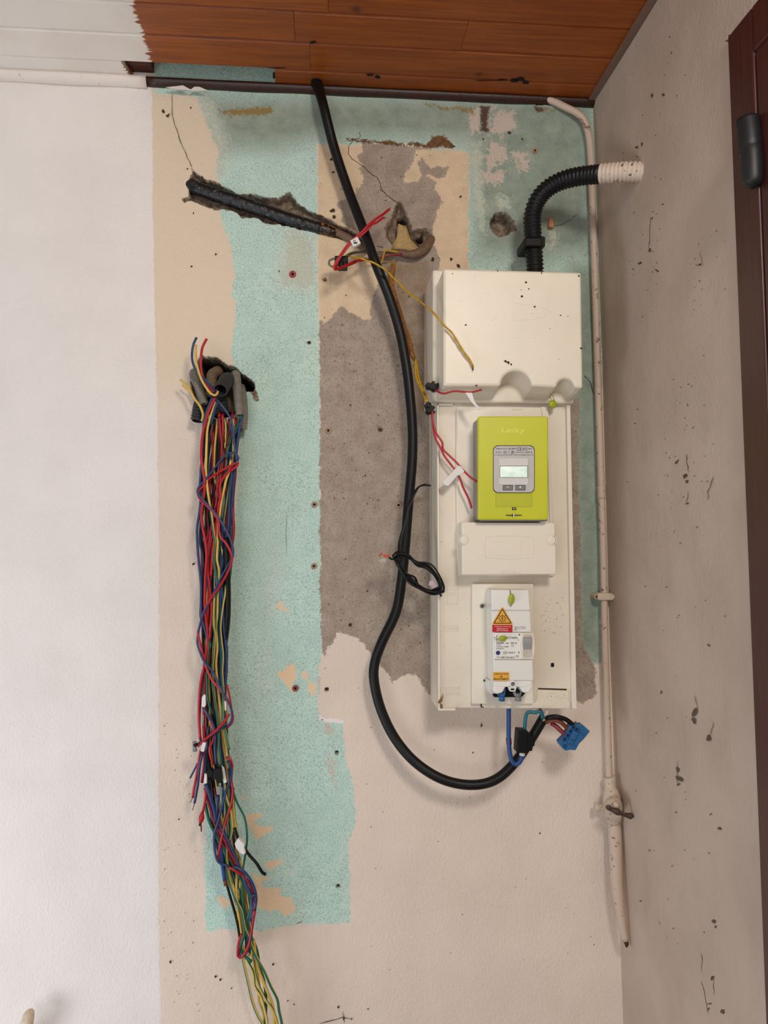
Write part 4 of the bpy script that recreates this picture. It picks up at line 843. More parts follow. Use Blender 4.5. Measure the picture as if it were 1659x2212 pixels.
tube('yellow_strand', helix(YD, 1.5, 9, 0), 2.0, M['ywire'], y_, sides=8, step=.003); tube('yellow_strand', helix(YD, 1.5, 9, math.pi), 2.0, M['ywire'], y_, sides=8, step=.003)
tube('bare_tip', [(1021, 791, .20), (1022, 800, .20)], 1.3, M['blackw'], y_, sides=6)
so = empty('flexible_sheath', P(870, 700, .03), 'rusty orange spiral sheath behind the thick black cable, frayed at both ends', 'sheath')
tube('spiral_sleeve', [(850, 568, .03, 5), (848, 585, .032, 6), (845, 610, .035, 6), (851, 640, .035, 6.5), (861, 670, .035, 6.5), (872, 705, .035, 6), (882, 735, .036, 6), (890, 765, .038, 6), (897, 778, .04, 4)], 6, M['orangeflex'], so, sides=12, step=.0012, corr=(.0045, .06))
for dx, dy in ((-6, 4), (5, -2), (8, 3), (-2, -6)): tube('frayed_thread', [(850, 570, .032), (850-dx, 566+dy, .036), (846-dx*2, 572+dy*2, .034)], .7, M['ywire'], so, sides=5)
y2 = empty('electrical_wire', P(905, 820, .06), 'yellow wire pair running from the orange sheath down to the lower black connector', 'wire')
for k in (-1, 1): tube('yellow_strand', [(898, 776, .045), (899+k*2, 795, .055), (903+k*2.2, 820, .07), (912+k*2, 840, .09), (919+k*2, 858, .115), (922+k*1.5, 868, .125)], 2.2, M['ywire'], y2, sides=8, step=.004)
def lever(u, v_, d, ang, label):
    e = empty('cable_connector', P(u, v_, d), label, 'connector')
    body = rot(px(f'{u-14},{v_-4} {u-8},{v_-9} {u-2},{v_-6} {u+1},{v_-11} {u+6},{v_-11} {u+7},{v_-4} {u+14},{v_-8} {u+16},{v_-2} {u+12},{v_+3} {u+12},{v_+9} {u+4},{v_+12} {u-2},{v_+7} {u-11},{v_+6}'), u, v_, ang)
    pris('housing', body, d-.006, d+.006, M['black'], e, .0012)
    for a, b in ((-5, -1), (5, 4)): 
        q_ = rot([(u+a, v_+b)], u, v_, ang)[0]; pris('screw_barrel', ell(*q_, 4, n=12), d+.005, d+.010, M['black'], e, .0008)
    return e
lever(933, 834, .135, 0, 'black screw connector on the lower left edge of the cover box'); lever(928, 881, .132, 60, 'black screw connector at the top left corner of the board')
w1 = empty('electrical_wire', P(990, 846, .15), 'short red wire with a folded white tag below the cover box', 'wire')
tube('insulation', [(940, 842, .142), (950, 848, .175), (960, 850, .188), (980, 845, .19), (1000, 846, .19), (1018, 847, .19), (1028, 845, .19), (1040, 842, .19)], 2.2, M['red'], w1, sides=8, step=.003)
mm = pris('wire_tag', px('1004,844 1020,845 1020,850 1023,862 1028,872 1038,882 1030,880 1018,868 1008,852'), .189, .191, M['tagw'], w1, label='folded white tag')
w2 = empty('electrical_wire', P(960, 960, .14), 'forked red wire pair with a long white tag over the left side of the board', 'wire')
tube('red_strand', [(934, 888, .137), (935, 910, .138), (942, 935, .14), (955, 955, .142), (957, 970, .143), (968, 982, .145), (985, 998, .148), (1000, 1015, .15), (1015, 1030, .155), (1031, 1041, .16)], 2.4, M['red'], w2, sides=8, step=.003)
tube('red_strand', [(933, 888, .135), (936, 920, .136), (940, 945, .138), (952, 968, .14), (960, 985, .142), (975, 1005, .143), (985, 1018, .144), (994, 1035, .144), (1000, 1052, .144), (1011, 1075, .144), (1019, 1098, .144)], 2.4, M['red'], w2, sides=8, step=.003)
mm = pris('wire_tag', px('984,1012 990,1005 997,1008 1004,1018 996,1026 988,1028 969,1050 961,1048 955,1041 975,1022'), .146, .153, M['tagw'], w2, .0012, label='long white paper tag')
# coil of thin black wire
co = empty('wire_coil', P(900, 1240, .13), 'coil of thin black wire hanging over the thick cable by the board edge', 'wire coil')
tube('black_strand', [(930, 1049, .06), (915, 1047, .07), (900, 1056, .09), (888, 1075, .10), (882, 1090, .10), (878, 1115, .10), (869, 1145, .10), (862, 1170, .10), (861, 1190, .11), (866, 1198, .115), (870, 1205, .115)], 1.9, M['blackw'], co, sides=7, step=.004)
tube('black_strand', [(930, 1049, .062), (908, 1050, .075), (897, 1065, .095), (889, 1085, .102), (882, 1100, .104), (878, 1120, .102), (870, 1150, .102), (865, 1175, .102), (864, 1192, .11)], 1.9, M['flexdark'], co, sides=7, step=.004)
rd = random.Random(3)
for k in range(5):
    off = (k-2)*3.4; pts = []
    base = [(855, 1205), (866, 1198), (885, 1204), (900, 1216), (925, 1224), (942, 1245), (952, 1266), (948, 1276), (930, 1278), (905, 1268), (890, 1254), (875, 1240), (862, 1222)]
    for i, (u, v_) in enumerate(base): 
        cx, cy = 905, 1238; l = math.hypot(u-cx, v_-cy); s_ = 1+off*rd.uniform(.2, 1.3)/l; pts.append((cx+(u-cx)*s_, cy+(v_-cy)*s_, .125+.006*math.sin(i*1.3+k*2)+.002*k))
    pts.append(pts[0]); tube('coil_turn', pts, 2.3, M['blackw'], co, sides=8, step=.004)
for pl in ([(948, 1272, .13), (955, 1280, .132), (960, 1276, .132)], [(944, 1276, .13), (950, 1282, .132), (953, 1288, .132)], [(852, 1207, .128), (846, 1208, .128), (840, 1204, .128)]): tube('loose_end', pl, 2.1, M['blackw'], co, sides=8, step=.003)
oc = empty('lever_connector', P(828, 1205, .12), 'tiny clear splicing connector with orange levers at the left end of the wire coil', 'connector')
pris('housing', px('816,1213 826,1205 838,1206 832,1216'), .11, .122, M['clear'], oc, .0008)
for q_ in (px('819,1199 825,1194 826,1199 820,1202'), px('829,1198 842,1198 842,1203 835,1205 829,1202')): pris('lever', q_, .112, .126, M['orange_clip'], oc, .0008)
pk = pris('paper_label', px('928,1256 934,1252 942,1262 944,1270 934,1268 926,1264'), .118, .1185, simple('pink_paper', (222, 196, 204), .6)); tag(pk, 'scrap of pinkish paper label caught inside the coil of black wire', 'label')
dw = empty('dead_insect', P(952, 1518, PD+.01), 'dried brown insect stuck in the bottom left corner of the board', 'insect')
def ellipsoid(name, u, v_, d, a, b, ang, mat, par):
    rings = []
    for k in range(1, 8):
        t = -math.pi/2+math.pi*k/8; r = math.cos(t)*b; x = math.sin(t)*a; rings.append([P(u+x*math.cos(ang)-r*math.cos(q_)*math.sin(ang), v_+x*math.sin(ang)+r*math.cos(q_)*math.cos(ang), d+r*math.sin(q_)*.0009) for q_ in [2*math.pi*i/10 for i in range(10)]])
    return MB().loft(rings).build(name, mat, par, smooth=True)
ib = simple('insect_brown', (140, 104, 58), .6, .2, 400)
ellipsoid('abdomen', 951, 1514, PD+.006, 7, 3.4, 2.2, ib, dw); ellipsoid('thorax', 953, 1525, PD+.006, 5, 3.2, 1.4, ib, dw)
for a_, b_ in (((955, 1508), (948, 1503)), ((954, 1507), (958, 1505)), ((956, 1505), (956, 1499)), ((951, 1520), (946, 1524)), ((955, 1528), (956, 1533))): tube('leg', [(*a_, PD+.006), (*b_, PD+.003)], .6, ib, dw, sides=5)

# wall plugs and small fittings
def plug(u, v_, r, mat, label, d=.003, hole=True):
    e = empty('wall_plug', P(u, v_, 0), label, 'wall plug')
    ring_strip(ell(u, v_, r, n=18), r*.6, -.004, d).build('collar', mat, e); pris('plug_hole', ell(u, v_, r*.42, n=12), -.004, d-.0015, M['void'], e)
plug(632, 592, 7.5, M['plugred'], 'red wall plug in the green paint beside the cream patch'); plug(709, 930, 6.5, M['plugtan'], 'tan filled plug at the top left of the grey plaster')
plug(679, 1090, 6.5, M['plugtan'], 'tan filled plug, upper of the two on the right edge of the green paint'); plug(678, 1223, 6.5, M['plugtan'], 'tan filled plug, lower of the two on the right edge of the green paint')
plug(861, 1091, 7, M['plugtan'], 'tan filled plug in the grey plaster just left of the thick cable'); plug(638, 1487, 7, M['plug'], 'broken reddish wall plug below the peeled tan patches'); plug(1156, 325, 6, M['plugtan'], 'small plugged hole in the green paint left of the conduit bend')
wp = pris('wooden_dowel', px('1187,468 1196,472 1197,490 1186,490'), -.004, .012, simple('raw_wood', (206, 146, 108), .8, .15, 200), None, .001); tag(wp, 'splintered wooden dowel in the wall right of the conduit', 'dowel')
hk = empty('pipe_stub', P(55, 2210, .04), 'beige painted stub rising into the bottom left corner of the picture', 'pipe')
tube('stub', [(44, 2290, -.03, 14), (47, 2270, .02, 14), (52, 2240, .045, 14), (58, 2212, .05, 13), (62, 2194, .045, 11), (66, 2187, .035, 8), (68, 2184, .028, 4)], 12, simple('beige_render', (226, 206, 184), .85, .12, 120, bump=.002, bsc=300), hk, sides=14, step=.004, jitter=.05)

# ---------------------------------------------------------------- corrugated sleeves in the broken hole
def hz(x, y): return (340+x/5.53, 700+y/5.53)
def sleeve(label, pts, rz, mat, per=.0044, amp=.11, hollow=1):
    path = []
    for p in pts:
        u, v_ = hz(p[0], p[1]); r = (p[3] if len(p) > 3 else rz)/5.53; w_ = P(u, v_, p[2]); path.append((*w_, r*depth_scale(p[2])))
    o = sweep('corrugated_sleeve', path, M[mat], None, 16, .0011, corr=(per, amp), hollow=hollow); return tag(o, label, 'conduit')
sleeve('grey corrugated sleeve at the left of the wall hole, leaning right', [(440, 560, -.03), (440, 620, .02), (480, 720, .045), (520, 830, .05), (560, 955, .052)], 50, 'flexgrey')
sleeve('wide dark sleeve at the lower left of the hole with an empty round mouth', [(560, 800, -.02), (530, 900, .02), (500, 1020, .035), (475, 1160, .04)], 72, 'flexdark', .006)
sleeve('dusty tan sleeve arching out near the top of the hole', [(740, 560, -.06), (700, 575, -.01), (655, 610, .02), (645, 700, .03), (640, 860, .02)], 58, 'flextan', hollow=0)
sleeve('short black sleeve in the middle of the hole, its open mouth turned down left', [(850, 640, -.03, 50), (835, 665, .03), (800, 715, .07), (755, 790, .095)], 86, 'flexdark', .006, .03)
sleeve('broad black sleeve pointing straight down in the middle of the hole', [(720, 780, -.03), (730, 860, .03), (755, 960, .045), (770, 1075, .048)], 82, 'flexdark', .0055)
sleeve('long grey sleeve at the right of the hole, in front of its neighbour', [(935, 590, -.05), (940, 630, .02), (955, 780, .045), (972, 950, .052), (988, 1090, .054)], 50, 'flexgrey')
sleeve('grey sleeve at the far right of the hole, partly behind its neighbour', [(1000, 760, -.03), (1015, 850, .02), (1032, 1000, .032), (1035, 1120, .034), (1022, 1255, .032)], 46, 'flexgrey')
sleeve('brown sleeve deep in the hole behind the dark mouths', [(880, 800, -.06), (880, 900, -.01), (885, 1010, .012)], 50, 'flextan', hollow=0)

# ---------------------------------------------------------------- the hanging bundle
SEC = {'H': (340, 700, 5.53), 'A': (380, 900, 5.53), 'B': (380, 1280, 5.53), 'C': (380, 1600, 5.53), 'D': (420, 1900, 4.608), 'P': (0, 0, 1)}
def wpath(s_, d):
    o = []; sec = 'P'; ds = d if isinstance(d, (tuple, list)) else (d, d)
    toks = s_.split()
    for t in toks:
        if t in SEC: sec = t; continue
        x, y = map(float, t.split(',')); ox, oy, sc = SEC[sec]; o.append((ox+x/sc, oy+y/sc))
    if o[-1][1] > 2215: o += [(o[-1][0]+6, 2330), (o[-1][0]-4, 2450), (o[-1][0]+14, 2600)]
    n = len(o); return [(u, v_, ds[0]+(ds[1]-ds[0])*i/(n-1)+.0015*math.sin(i*1.7)) for i, (u, v_) in enumerate(o)]
GRP = {'red': 'red wires in the hanging bundle', 'blue': 'blue wires in the hanging bundle', 'gy': 'earth wires in the hanging bundle', 'black': 'black wires in the hanging bundle'}
def wire(s_, mat, d, label=None, r=2.6, group=None, tw=14, ph=0):
    o = tube('electrical_wire', wpath(s_, d), r, M[mat], None, sides=8, step=.006, twist=tw, ph=ph); return tag(o, label, 'wire', group)
LR = 'red wire running down among others inside the hanging bundle'; LB = 'blue wire running down among others inside the hanging bundle'
LY = 'yellow or green earth wire running down inside the hanging bundle'; LK = 'black wire running down among others inside the hanging bundle'
gr = lambda c: {'red': (LR, GRP['red']), 'redd': (LR, GRP['red']), 'blue': (LB, GRP['blue']), 'navy': (LB, GRP['blue']), 'blackw': (LK, GRP['black']), 'flexdark': (LK, GRP['black']), 'gy': (LY, GRP['gy']), 'gy2': (LY, GRP['gy']), 'yellow': (LY, GRP['gy']), 'green': (LY, GRP['gy']), 'olive': (LY, GRP['gy'])}[c]
UL = {'A 600,1450':'thickest black cable at the right edge of the mid bundle','A 540,1550':'yellow wire kinked at the right side of the mid bundle','H 690,880':'red wire forming the left edge of the upper bundle','H 700,930':'yellow green earth wire just right of the leftmost red wire below the hole','H 660,870':'blue wire bowing out furthest left at the middle of the upper bundle',
'H 740,1060':'left of two red wires dropping from the broad black sleeve','H 780,1070':'right of two red wires dropping from the broad black sleeve','H 810,1120':'yellow green wire dropping from the right lip of the broad black sleeve',
'H 995,1080':'dark green wire leaving the mouth of the long grey sleeve','H 940,1120':'dark red wire slanting left beside the green one under the grey sleeves','H 1005,1120':'blue wire slanting left from the mouth of the long grey sleeve',
'H 1010,1240':'thick navy wire from the far right grey sleeve','H 900,1050':'dark red wire forming the straight right edge of the upper bundle','B 580,0':'yellow wire kinked at the right side of the mid bundle',
'B 330,1380':'red wire coming out under the crumpled white tag and hooking left','B 330,1370':'blue wire coming out under the crumpled white tag','B 615,100':'thickest black cable at the right edge of the mid bundle',
'C 510,0':'yellow wire snaking down the lower bundle and out furthest right at the bottom','C 355,520':'stout blue wire slanting right below the small grey white tag','C 345,780':'olive wire bowing out at the left of the lower bundle',
'C 350,750':'dark green wire crossing the lower bundle from left to right','C 700,1500':'blue wire arching out to the right at the foot of the bundle','D 480,700':'leftmost yellow wire of the tail at the bottom of the picture',
'D 500,760':'yellow green wire second from the left in the tail at the bottom','D 560,560':'green wire in the middle of the tail at the bottom of the picture','D 590,600':'ochre yellow wire right of the green one in the tail at the bottom'}
def gw(s_, c, d, r=2.6, **k):
    lb, g = gr(c); u_ = UL.get(' '.join(s_.split()[:2]))
    if u_: lb, g = u_, None
    return wire(s_, c, d, lb, r, g, **k)
# single wires that stand out
wire('H 720,790 690,790 640,740 550,650 470,570 420,450 415,330 435,230 470,160', 'blue', (.085, .075), 'blue wire end sticking up above the hole, curving left', 2.7)
wire('H 725,800 700,850 640,830 570,740 510,620 470,480 455,350 460,250', 'yellow', (.088, .078), 'yellow wire end sticking up above the hole between the blue and red ends', 2.6, tw=2, ph=3.1)
wire('H 715,750 670,810 620,760 545,640 520,520 520,400 535,290 560,230 590,175', 'red', (.08, .074), 'bright red wire end sticking up above the hole', 2.8)
wire('H 530,1160 545,1080 510,980 450,900 410,830 370,750 310,700 275,665', 'yellow', (.07, .05), 'pale yellow wire sticking out to the left from the wide dark sleeve', 2.6)
wire('H 460,910 420,850 390,800 330,760 295,730', 'yellow', (.03, .02), 'short pale wire stub left of the leaning grey sleeve', 1.8)
wire('H 720,930 690,1000 660,1120 635,1190 A 345,110', 'blue', (.09, .08), 'cut blue wire end in front of the mouth of the broad black sleeve', 2.8)
# loops wound round the bundle
wire('H 640,1000 700,900 A 660,40 690,300 735,530 748,490 725,450 680,430 640,433 600,450 520,540 420,670 330,780 275,840 255,900 300,965 400,1075 520,1220 620,1400 672,1530 686,1620 670,1700 640,1745 560,1880 500,2000 430,2150 B 380,150 310,300 270,470 255,600 290,720 340,830 440,940 490,1050 550,1180 620,1290 660,1400 670,1500 640,1570 600,1600', 'blue', (.082, .098), 'blue wire wound in a spiral round the bundle, making its top loop', 2.3)
wire('A 640,660 690,620 735,585 745,552 700,560 640,595 520,660 400,740 330,830 275,880 262,930 300,1000 380,1075 450,1150 510,1250 515,1380 540,1450 590,1500 640,1590 670,1680 650,1780 580,1930 500,2060 400,2200 B 330,250 285,400 265,500 300,650 340,800 370,910 430,1040 520,1150 600,1260 635,1340', 'red', (.08, .096), 'bright red wire wound in a spiral round the outside of the bundle', 2.6)
wire('B 610,1100 640,1250 665,1400 682,1500 660,1570 600,1620', 'red', (.085, .08), 'short red bend bulging out at the right of the bundle', 2.4)
wire('B 640,1450 580,1540 480,1650 380,1730 300,1800 260,1840', 'red', (.1, .1), 'red wire crossing the bundle diagonally towards the grey sleeve at the left', 2.6)
wire('B 600,1590 520,1640 440,1700 350,1760 290,1790 240,1820', 'navy', (.098, .098), 'dark blue wire crossing the bundle diagonally towards the grey sleeve at the left', 2.4)
wire('C 600,200 640,210 672,290 662,460 680,600 660,750 600,950 550,1150 515,1320 505,1420 520,1455 600,1490 700,1550 780,1600', 'red', (.085, .085), 'red wire bowing right below the black clip and hooking back at the lower left', 2.6)
wire('C 610,240 650,300 662,420 600,600 560,750 500,980 458,1130 462,1300 490,1420 540,1470 640,1500', 'blue', (.088, .09), 'blue wire bowing right below the black clip and hooking back at the lower left', 2.8)
wire('C 690,560 690,620 740,760 820,920 848,1100 845,1250 815,1450 790,1620 795,1800 810,2050 850,2212 D 540,500', 'green', (.07, .07), 'thin green wire bowing out furthest to the right of the bundle', 2.1)
wbk = wire('C 700,1040 735,1150 800,1260 880,1370 960,1460 1010,1540 1040,1580 1072,1598', 'blackw', (.085, .08), 'short black wire end sticking out to the lower right with a white tag', 3.4)
pris('wire_tag', zC('745,1165 820,1240 815,1290 835,1350 800,1365 760,1340 720,1290 700,1235'), .078, .094, M['tagw'], wbk, .0015, label='white folded tag')
wb1 = wire('C 320,140 285,300 265,500 245,620 222,745', 'blue', (.085, .07), 'cut blue wire with bare tip hanging at the left side of the bundle', 2.7)
wr1 = wire('B 300,1880 C 290,140 265,300 240,450 215,580 200,680', 'red', (.08, .07), 'cut red wire with bare tip hanging at the left side of the bundle', 2.8)
for q_, pw in (('C 200,680 185,710 172,738', wr1), ('C 222,745 210,790 198,830', wb1)): tube('bare_tip', wpath(q_, .07), 1.0, M['copper'], pw, sides=6, label='bare copper tip')
wire('C 255,275 225,340 170,445', 'blue', (.075, .06), 'short blue wire end pointing down left below the grey sleeve', 2.0)
wcap = wire('C 345,560 355,640 345,740 318,860', 'red', (.09, .09), 'bright red wire ending in a bulb shaped red cap', 2.8)
tube('cap', [(437, 1755, .09, 2.8), (436, 1761, .09, 5), (435, 1768, .09, 6), (434, 1773, .09, 4.5), (433, 1777, .09, 3.5)], 5, M['red'], wcap, sides=14, step=.0015); tube('pin', [(432, 1776, .09), (431, 1784, .09)], 1.8, M['mark'], wcap, sides=8); tube('pin', [(434, 1777, .092), (435, 1796, .092)], 1.3, M['mark'], wcap, sides=8)
wlb = wire('C 530,1250 545,1400 560,1520 582,1670', 'bluew', (.08, .08), 'stout light blue wire ending in a brown tip at the lower left of the bundle', 4.0)
tube('end_tip', wpath('C 582,1668 592,1730', .08), 3.4, M['brown'], wlb, sides=8, label='brown tip')
wire('D 590,330 600,300 575,480 555,600 530,680 490,750 455,780 432,760 432,700 440,620 470,540', 'red', (.09, .085), 'red wire making the bottom hairpin turn of the bundle', 2.8)
wire('C 900,1860 D 605,150 612,220 600,330 575,480 560,600 535,690 500,750 470,775 445,750 450,690', 'blue', (.09, .082), 'blue wire making the bottom hairpin turn beside the red one', 2.6)
# straight-running wires traced from the outside in
gw('H 690,880 600,1080 545,1300 525,1500 530,1650 570,1900 A 345,800 340,900 318,1050 305,1200 325,1350 345,1450 368,1650 352,1900 345,2200 B 350,200 372,400 385,560 360,750 335,900 300,1050 280,1250 275,1500 290,1750', 'red', (.09, .075), 3.0)
gw('H 700,930 645,1080 600,1250 590,1400 582,1600 580,1750 A 375,850 395,1000 420,1150 445,1350 462,1500 450,1700 480,1900 500,2050 B 465,100 470,400 450,700 440,950 460,1250 500,1500 510,1800 C 510,100', 'gy', (.085, .08), 2.9)
gw('H 660,870 600,1020 560,1150 545,1350 532,1600 A 300,650 285,850 295,1000 280,1150 252,1350 262,1600 280,1800 300,2000 B 300,100 310,300 350,450 385,620 350,800 320,1000 290,1300 280,1600 300,1800', 'blue', (.08, .07), 2.8)
gw('A 330,0 345,120 335,300 330,450 300,620 300,800 330,1000 300,1250 290,1500 330,1700 320,2000 B 300,150 300,300 345,500 390,700', 'navy', (.06, .06), 3.0)
gw('H 740,1060 740,1300 770,1450 760,1600 A 520,700 500,900 480,1100 460,1300 440,1500 400,1700 400,1900 390,2212 B 390,200 380,450 400,700 380,900 345,1050 350,1300 330,1500 340,1800 C 340,250 310,500', 'red', (.06, .07), 3.0)
gw('H 780,1070 780,1300 765,1500 A 540,560 500,800 470,1100 430,1300 400,1500 380,1750 400,2000 B 420,100 430,350 400,600 370,760 340,900', 'red', (.062, .075), 3.0)
gw('A 515,0 530,180 550,320 540,560 530,760 515,950 530,1000 500,1180 480,1300 420,1500 390,1700', 'redd', (.07, .07), 3.2)
gw('A 660,600 610,680 560,740 525,830 535,950 510,1050 495,1200 480,1350 440,1600 420,1900', 'red', (.083, .08), 2.8)
gw('H 810,1120 820,1250 815,1350 810,1500 A 590,300 570,500 600,560 610,600', 'gy', (.06, .06), 2.6)
gw('H 995,1080 995,1150 950,1230 890,1320 860,1450 A 640,330 610,450 605,600 580,800 550,1000 520,1180 500,1350', 'green', (.056, .07), 2.7)
gw('H 940,1120 930,1200 870,1320 830,1450 A 610,350 590,600 570,700 500,900 470,1100', 'redd', (.05, .07), 3.0)
gw('H 1005,1120 950,1250 890,1400 880,1550 A 660,420 640,560 600,680 560,780 535,1000 530,1200 560,1400 540,1700 530,1900 B 530,200 520,500 540,800 530,1100', 'blue', (.052, .075), 3.0)
gw('H 1010,1240 950,1330 930,1450 915,1560 A 705,450 700,650 660,850 650,1100 640,1400 600,1600 590,1900 600,2100 B 605,200 600,400 590,550', 'navy', (.035, .05), 4.0)
gw('H 900,1050 890,1120 900,1200 A 700,420 710,650 692,850 680,1000 682,1200 690,1350 665,1550 640,1640 610,1750', 'redd', (.045, .072), 3.2)
gw('A 650,480 665,700 645,900 635,1100 625,1300 590,1500 565,1700 535,1900 B 560,100 570,400 590,600 605,900 590,1100 585,1300', 'blue', (.07, .07), 3.0)
gw('A 655,520 640,640 600,760 575,870 545,1010 520,1200 490,1400 500,1500 490,1700 515,1850 500,2100 B 495,250 480,420 495,650 480,850 500,1100 525,1350 560,1600 600,1850 C 620,330', 'yellow', (.08, .078), 2.7)
gw('A 445,60 428,200 440,400 435,650 400,850 402,1000 380,1150 385,1300 400,1500 390,1750', 'redd', (.06, .06), 2.2)
gw('A 480,100 515,350 500,550 440,700 462,850 420,1000 400,1250 420,1500', 'blackw', (.055, .06), 3.0)
gw('A 540,1550 575,1750 595,1950 B 585,0 560,150 530,400 545,600 560,750 550,950 565,1200 560,1500 600,1700 640,1880', 'gy', (.066, .09), 2.8, tw=3, ph=3)
gw('B 455,60 445,350 465,500 450,750 430,950 450,1200 490,1450 510,1700 515,1850 C 555,400', 'gy2', (.087, .085), 2.8, tw=5, ph=2.5)
gw('B 430,150 420,400 400,600 380,800 370,1000 380,1250 430,1450', 'orange' if False else 'green', (.08, .075), 2.6)
gw('B 430,100 425,260 415,420 400,560', 'red', (.088, .088), 2.2)
gw('A 600,1450 605,1700 612,1950 B 615,100 610,300 590,500 560,700 530,900 520,1100', 'blackw', (.07, .06), 7.5)
gw('B 590,560 605,700 600,900 590,1100 575,1300', 'blue', (.072, .07), 3.4)
gw('B 330,1380 400,1500 440,1600 450,1750 405,1850 420,1980 450,2050', 'red', (.09, .085), 2.8)
gw('B 330,1370 380,1460 440,1560 470,1680 465,1850 480,2050', 'blue', (.092, .087), 2.7)
gw('B 385,1600 380,1800 360,2000 350,2200 C 340,420', 'navy', (.08, .07), 4.0)
gw('B 600,1580 605,1700 610,1900', 'blackw', (.06, .06), 3.4)
# lower half
gw('C 510,0 505,200 570,450 592,650 650,850 665,1080 610,1250 600,1400 620,1550 660,1750 740,1950 D 470,320 500,480 540,580 600,740 690,900 760,1060 825,1190 842,1300 870,1430 890,1600', 'gy', (.08, .07), 3.0, tw=2, ph=3.1)
gw('C 350,750 395,950 470,1110 560,1270 650,1430 750,1600 840,1760 900,1920 880,2060 820,2200 D 500,430 495,560 470,620 460,690 500,760 570,820', 'green', (.07, .07), 3.4)
gw('C 345,780 370,870 440,1030 540,1230 600,1400 610,1600 640,1740', 'olive', (.068, .07), 2.8)
gw('C 680,560 690,700 700,900 730,1120 720,1300 730,1500 720,1750 735,1950', 'gy', (.06, .065), 2.8)
gw('C 640,600 660,800 680,1050 670,1250 760,1400 780,1600 740,1850 D 440,160 430,300 440,500 470,650 550,760', 'yellow', (.06, .06), 2.8)
gw('C 590,640 600,850 570,1000 600,1200 640,1500 690,1700 740,1900 D 480,300 560,560 580,780 620,1000 700,1180 780,1300 825,1438 850,1600', 'gy2', (.062, .06), 2.9, tw=3)
gw('C 510,1050 590,1200 660,1350 720,1460 790,1600 860,1680 915,1800 940,1950 D 585,300', 'redd', (.08, .085), 3.0)
gw('C 500,980 590,1130 700,1360 780,1560 830,1700 900,1850 912,2000 880,2150 D 560,400', 'blue', (.082, .085), 3.0)
gw('C 700,1500 810,1560 900,1680 952,1820 955,1950 905,2130 D 590,400', 'blue', (.084, .088), 2.9)
gw('C 510,650 490,850 480,1000 520,1150 600,1300 700,1500', 'redd', (.07, .07), 3.0)
gw('C 355,520 400,640 460,830 480,960', 'blue', (.09, .085), 4.4)
gw('C 350,600 420,850 470,1000 560,1150', 'redd', (.082, .08), 3.0)
gw('C 500,640 495,760 480,940', 'blue', (.085, .085), 3.2)
gw('C 640,520 600,600 620,700 640,800', 'green', (.075, .07), 2.6)
gw('C 480,1000 540,1350 600,1600 625,1740', 'blackw', (.065, .065), 4.0)
# loose tail below the hairpin
gw('D 480,700 485,800 530,1000 580,1220 640,1370 680,1438 690,1600', 'gy', (.06, .05), 2.8, tw=1.5, ph=3.1)
gw('D 500,760 580,920 600,1060 660,1160 700,1300 725,1438 730,1600', 'gy', (.062, .052), 2.8, tw=6, ph=0)
gw('D 560,560 620,700 650,870 695,1020 712,1200 705,1438 700,1600', 'green', (.055, .05), 3.2)
gw('D 590,600 610,760 640,900 720,1100 780,1260 795,1438 800,1600', 'yellow', (.058, .055), 3.2)
gw('D 600,800 645,1050 640,1200 690,1330 690,1438 680,1600', 'yellow', (.05, .048), 2.6)
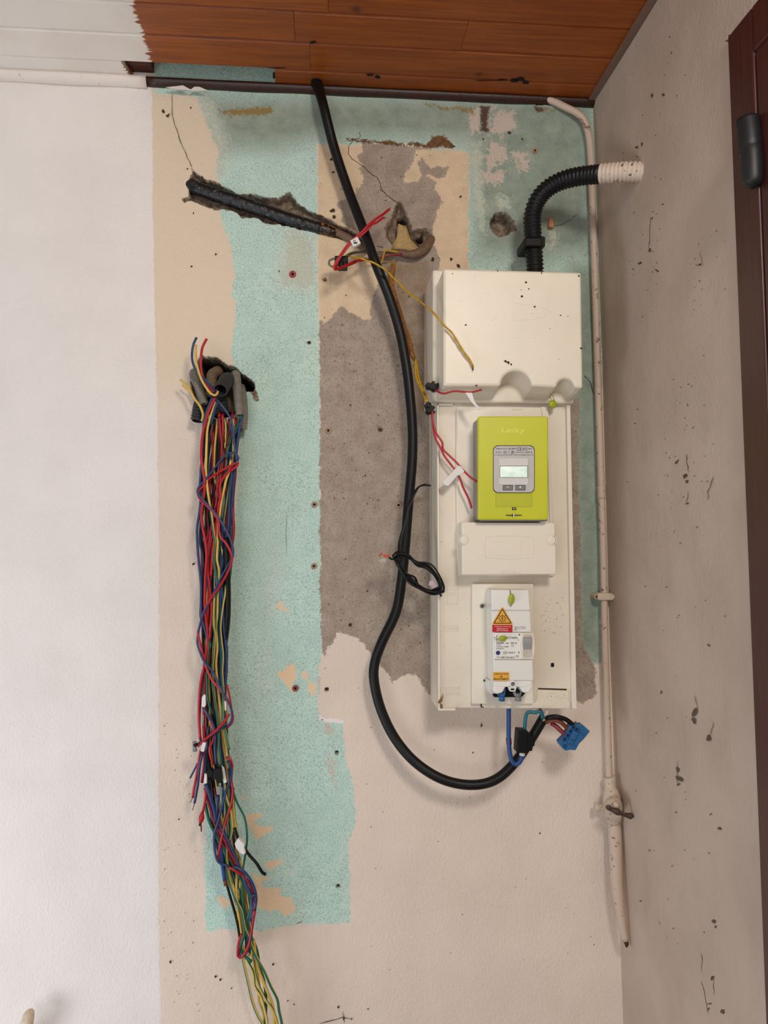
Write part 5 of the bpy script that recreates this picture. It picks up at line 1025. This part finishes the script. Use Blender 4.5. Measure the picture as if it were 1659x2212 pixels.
# filling strands behind, following the outline of the bundle
env = [(905, 446, 520), (1000, 438, 508), (1100, 434, 503), (1200, 436, 500), (1300, 438, 490), (1400, 438, 486), (1500, 438, 488), (1600, 440, 490), (1700, 450, 498), (1800, 462, 505), (1900, 487, 530), (1990, 512, 544), (2060, 520, 542)]
cols = ['red', 'navy', 'blackw', 'gy', 'red', 'blue', 'blackw', 'yellow', 'redd', 'navy', 'green', 'redd', 'blackw', 'olive', 'blue', 'red', 'blackw', 'gy2', 'navy', 'redd', 'blackw', 'green', 'blue', 'yellow']
rd = random.Random(11)
for k, c in enumerate(cols):
    t = (k+.5)/len(cols); pts = []; a1, a2 = rd.uniform(0, 6), rd.uniform(0, 6); last = 8 if k % 3 == 0 else (10 if k % 3 == 1 else 12)
    if c in ('gy', 'yellow', 'green', 'olive', 'gy2'): last = 12
    for i, (yy, lo, hi) in enumerate(env[:last+1]):
        s_ = min(1, max(0, t+.13*math.sin(i*.9+a1)+.08*math.sin(i*1.9+a2))); pts.append((lo+(hi-lo)*s_, yy, .03+.030*((k*7) % 5)/4+.003*math.sin(i+a2)))
    lb, g = gr(c); tag(tube('electrical_wire', pts, rd.uniform(2.4, 3.1), M[c], None, sides=7, step=.008, twist=10, ph=a1), lb, 'wire', g)
# clips, sleeves and tags inside the bundle
cb = empty('cable_connector', P(463, 1680, .1), 'cluster of black screw connector parts in the middle of the bundle', 'connector')
pris('housing', zC('370,375 420,340 450,380 445,430 400,450 365,410'), .088, .104, M['black'], cb, .0015); pris('housing', zC('450,345 500,335 540,360 550,420 545,500 490,520 470,470 445,440'), .09, .108, M['black'], cb, .0015); pris('strap', zC('380,450 410,445 415,630 405,640'), .08, .09, M['black'], cb, .001)
sg = empty('wire_sleeve', P(421, 1612, .1), 'small grey crimp sleeve with a black eye at the left of the bundle', 'sleeve')
tube('sleeve', [(420, 1602, .1), (421, 1623, .1)], 4.6, M['gsleeve'], sg, sides=12); pris('eye', ell(421, 1610, 3.6, n=14), .1, .107, M['black'], sg, .0008)
for (pl, lb, mt, d) in [('B 310,1250 335,1215 355,1230 358,1340 340,1375 305,1360', 'crumpled white tag on the left side of the bundle, higher of two', 'tagw', .1), ('B 318,1790 362,1795 335,1905 290,1895', 'white tag on the left side of the bundle beside the grey crimp sleeve', 'tagw', .104),
                         ('C 490,550 535,545 530,650 485,645', 'grey tape sleeve below the cluster of black connectors', 'gsleeve', .1), ('C 340,395 372,400 370,510 332,515', 'small grey white tag left of the cluster of black connectors', 'tagw', .098), ('C 545,300 575,330 608,500 570,510', 'long white tag right of the cluster of black connectors', 'tagw', .095), ('B 580,1290 605,1310 600,1415 582,1410', 'narrow white tag at the right edge of the bundle', 'tagw', .09), ('B 310,1460 335,1460 330,1590 305,1580', 'grey tape sleeve under the crumpled white tag', 'gsleeve', .085)]:
    q_ = [(u, v_) for u, v_, _ in wpath(pl, d)]; tag(pris('wire_tag', q_, d-.006, d, M[mt], None, .001), lb, 'wire tag')
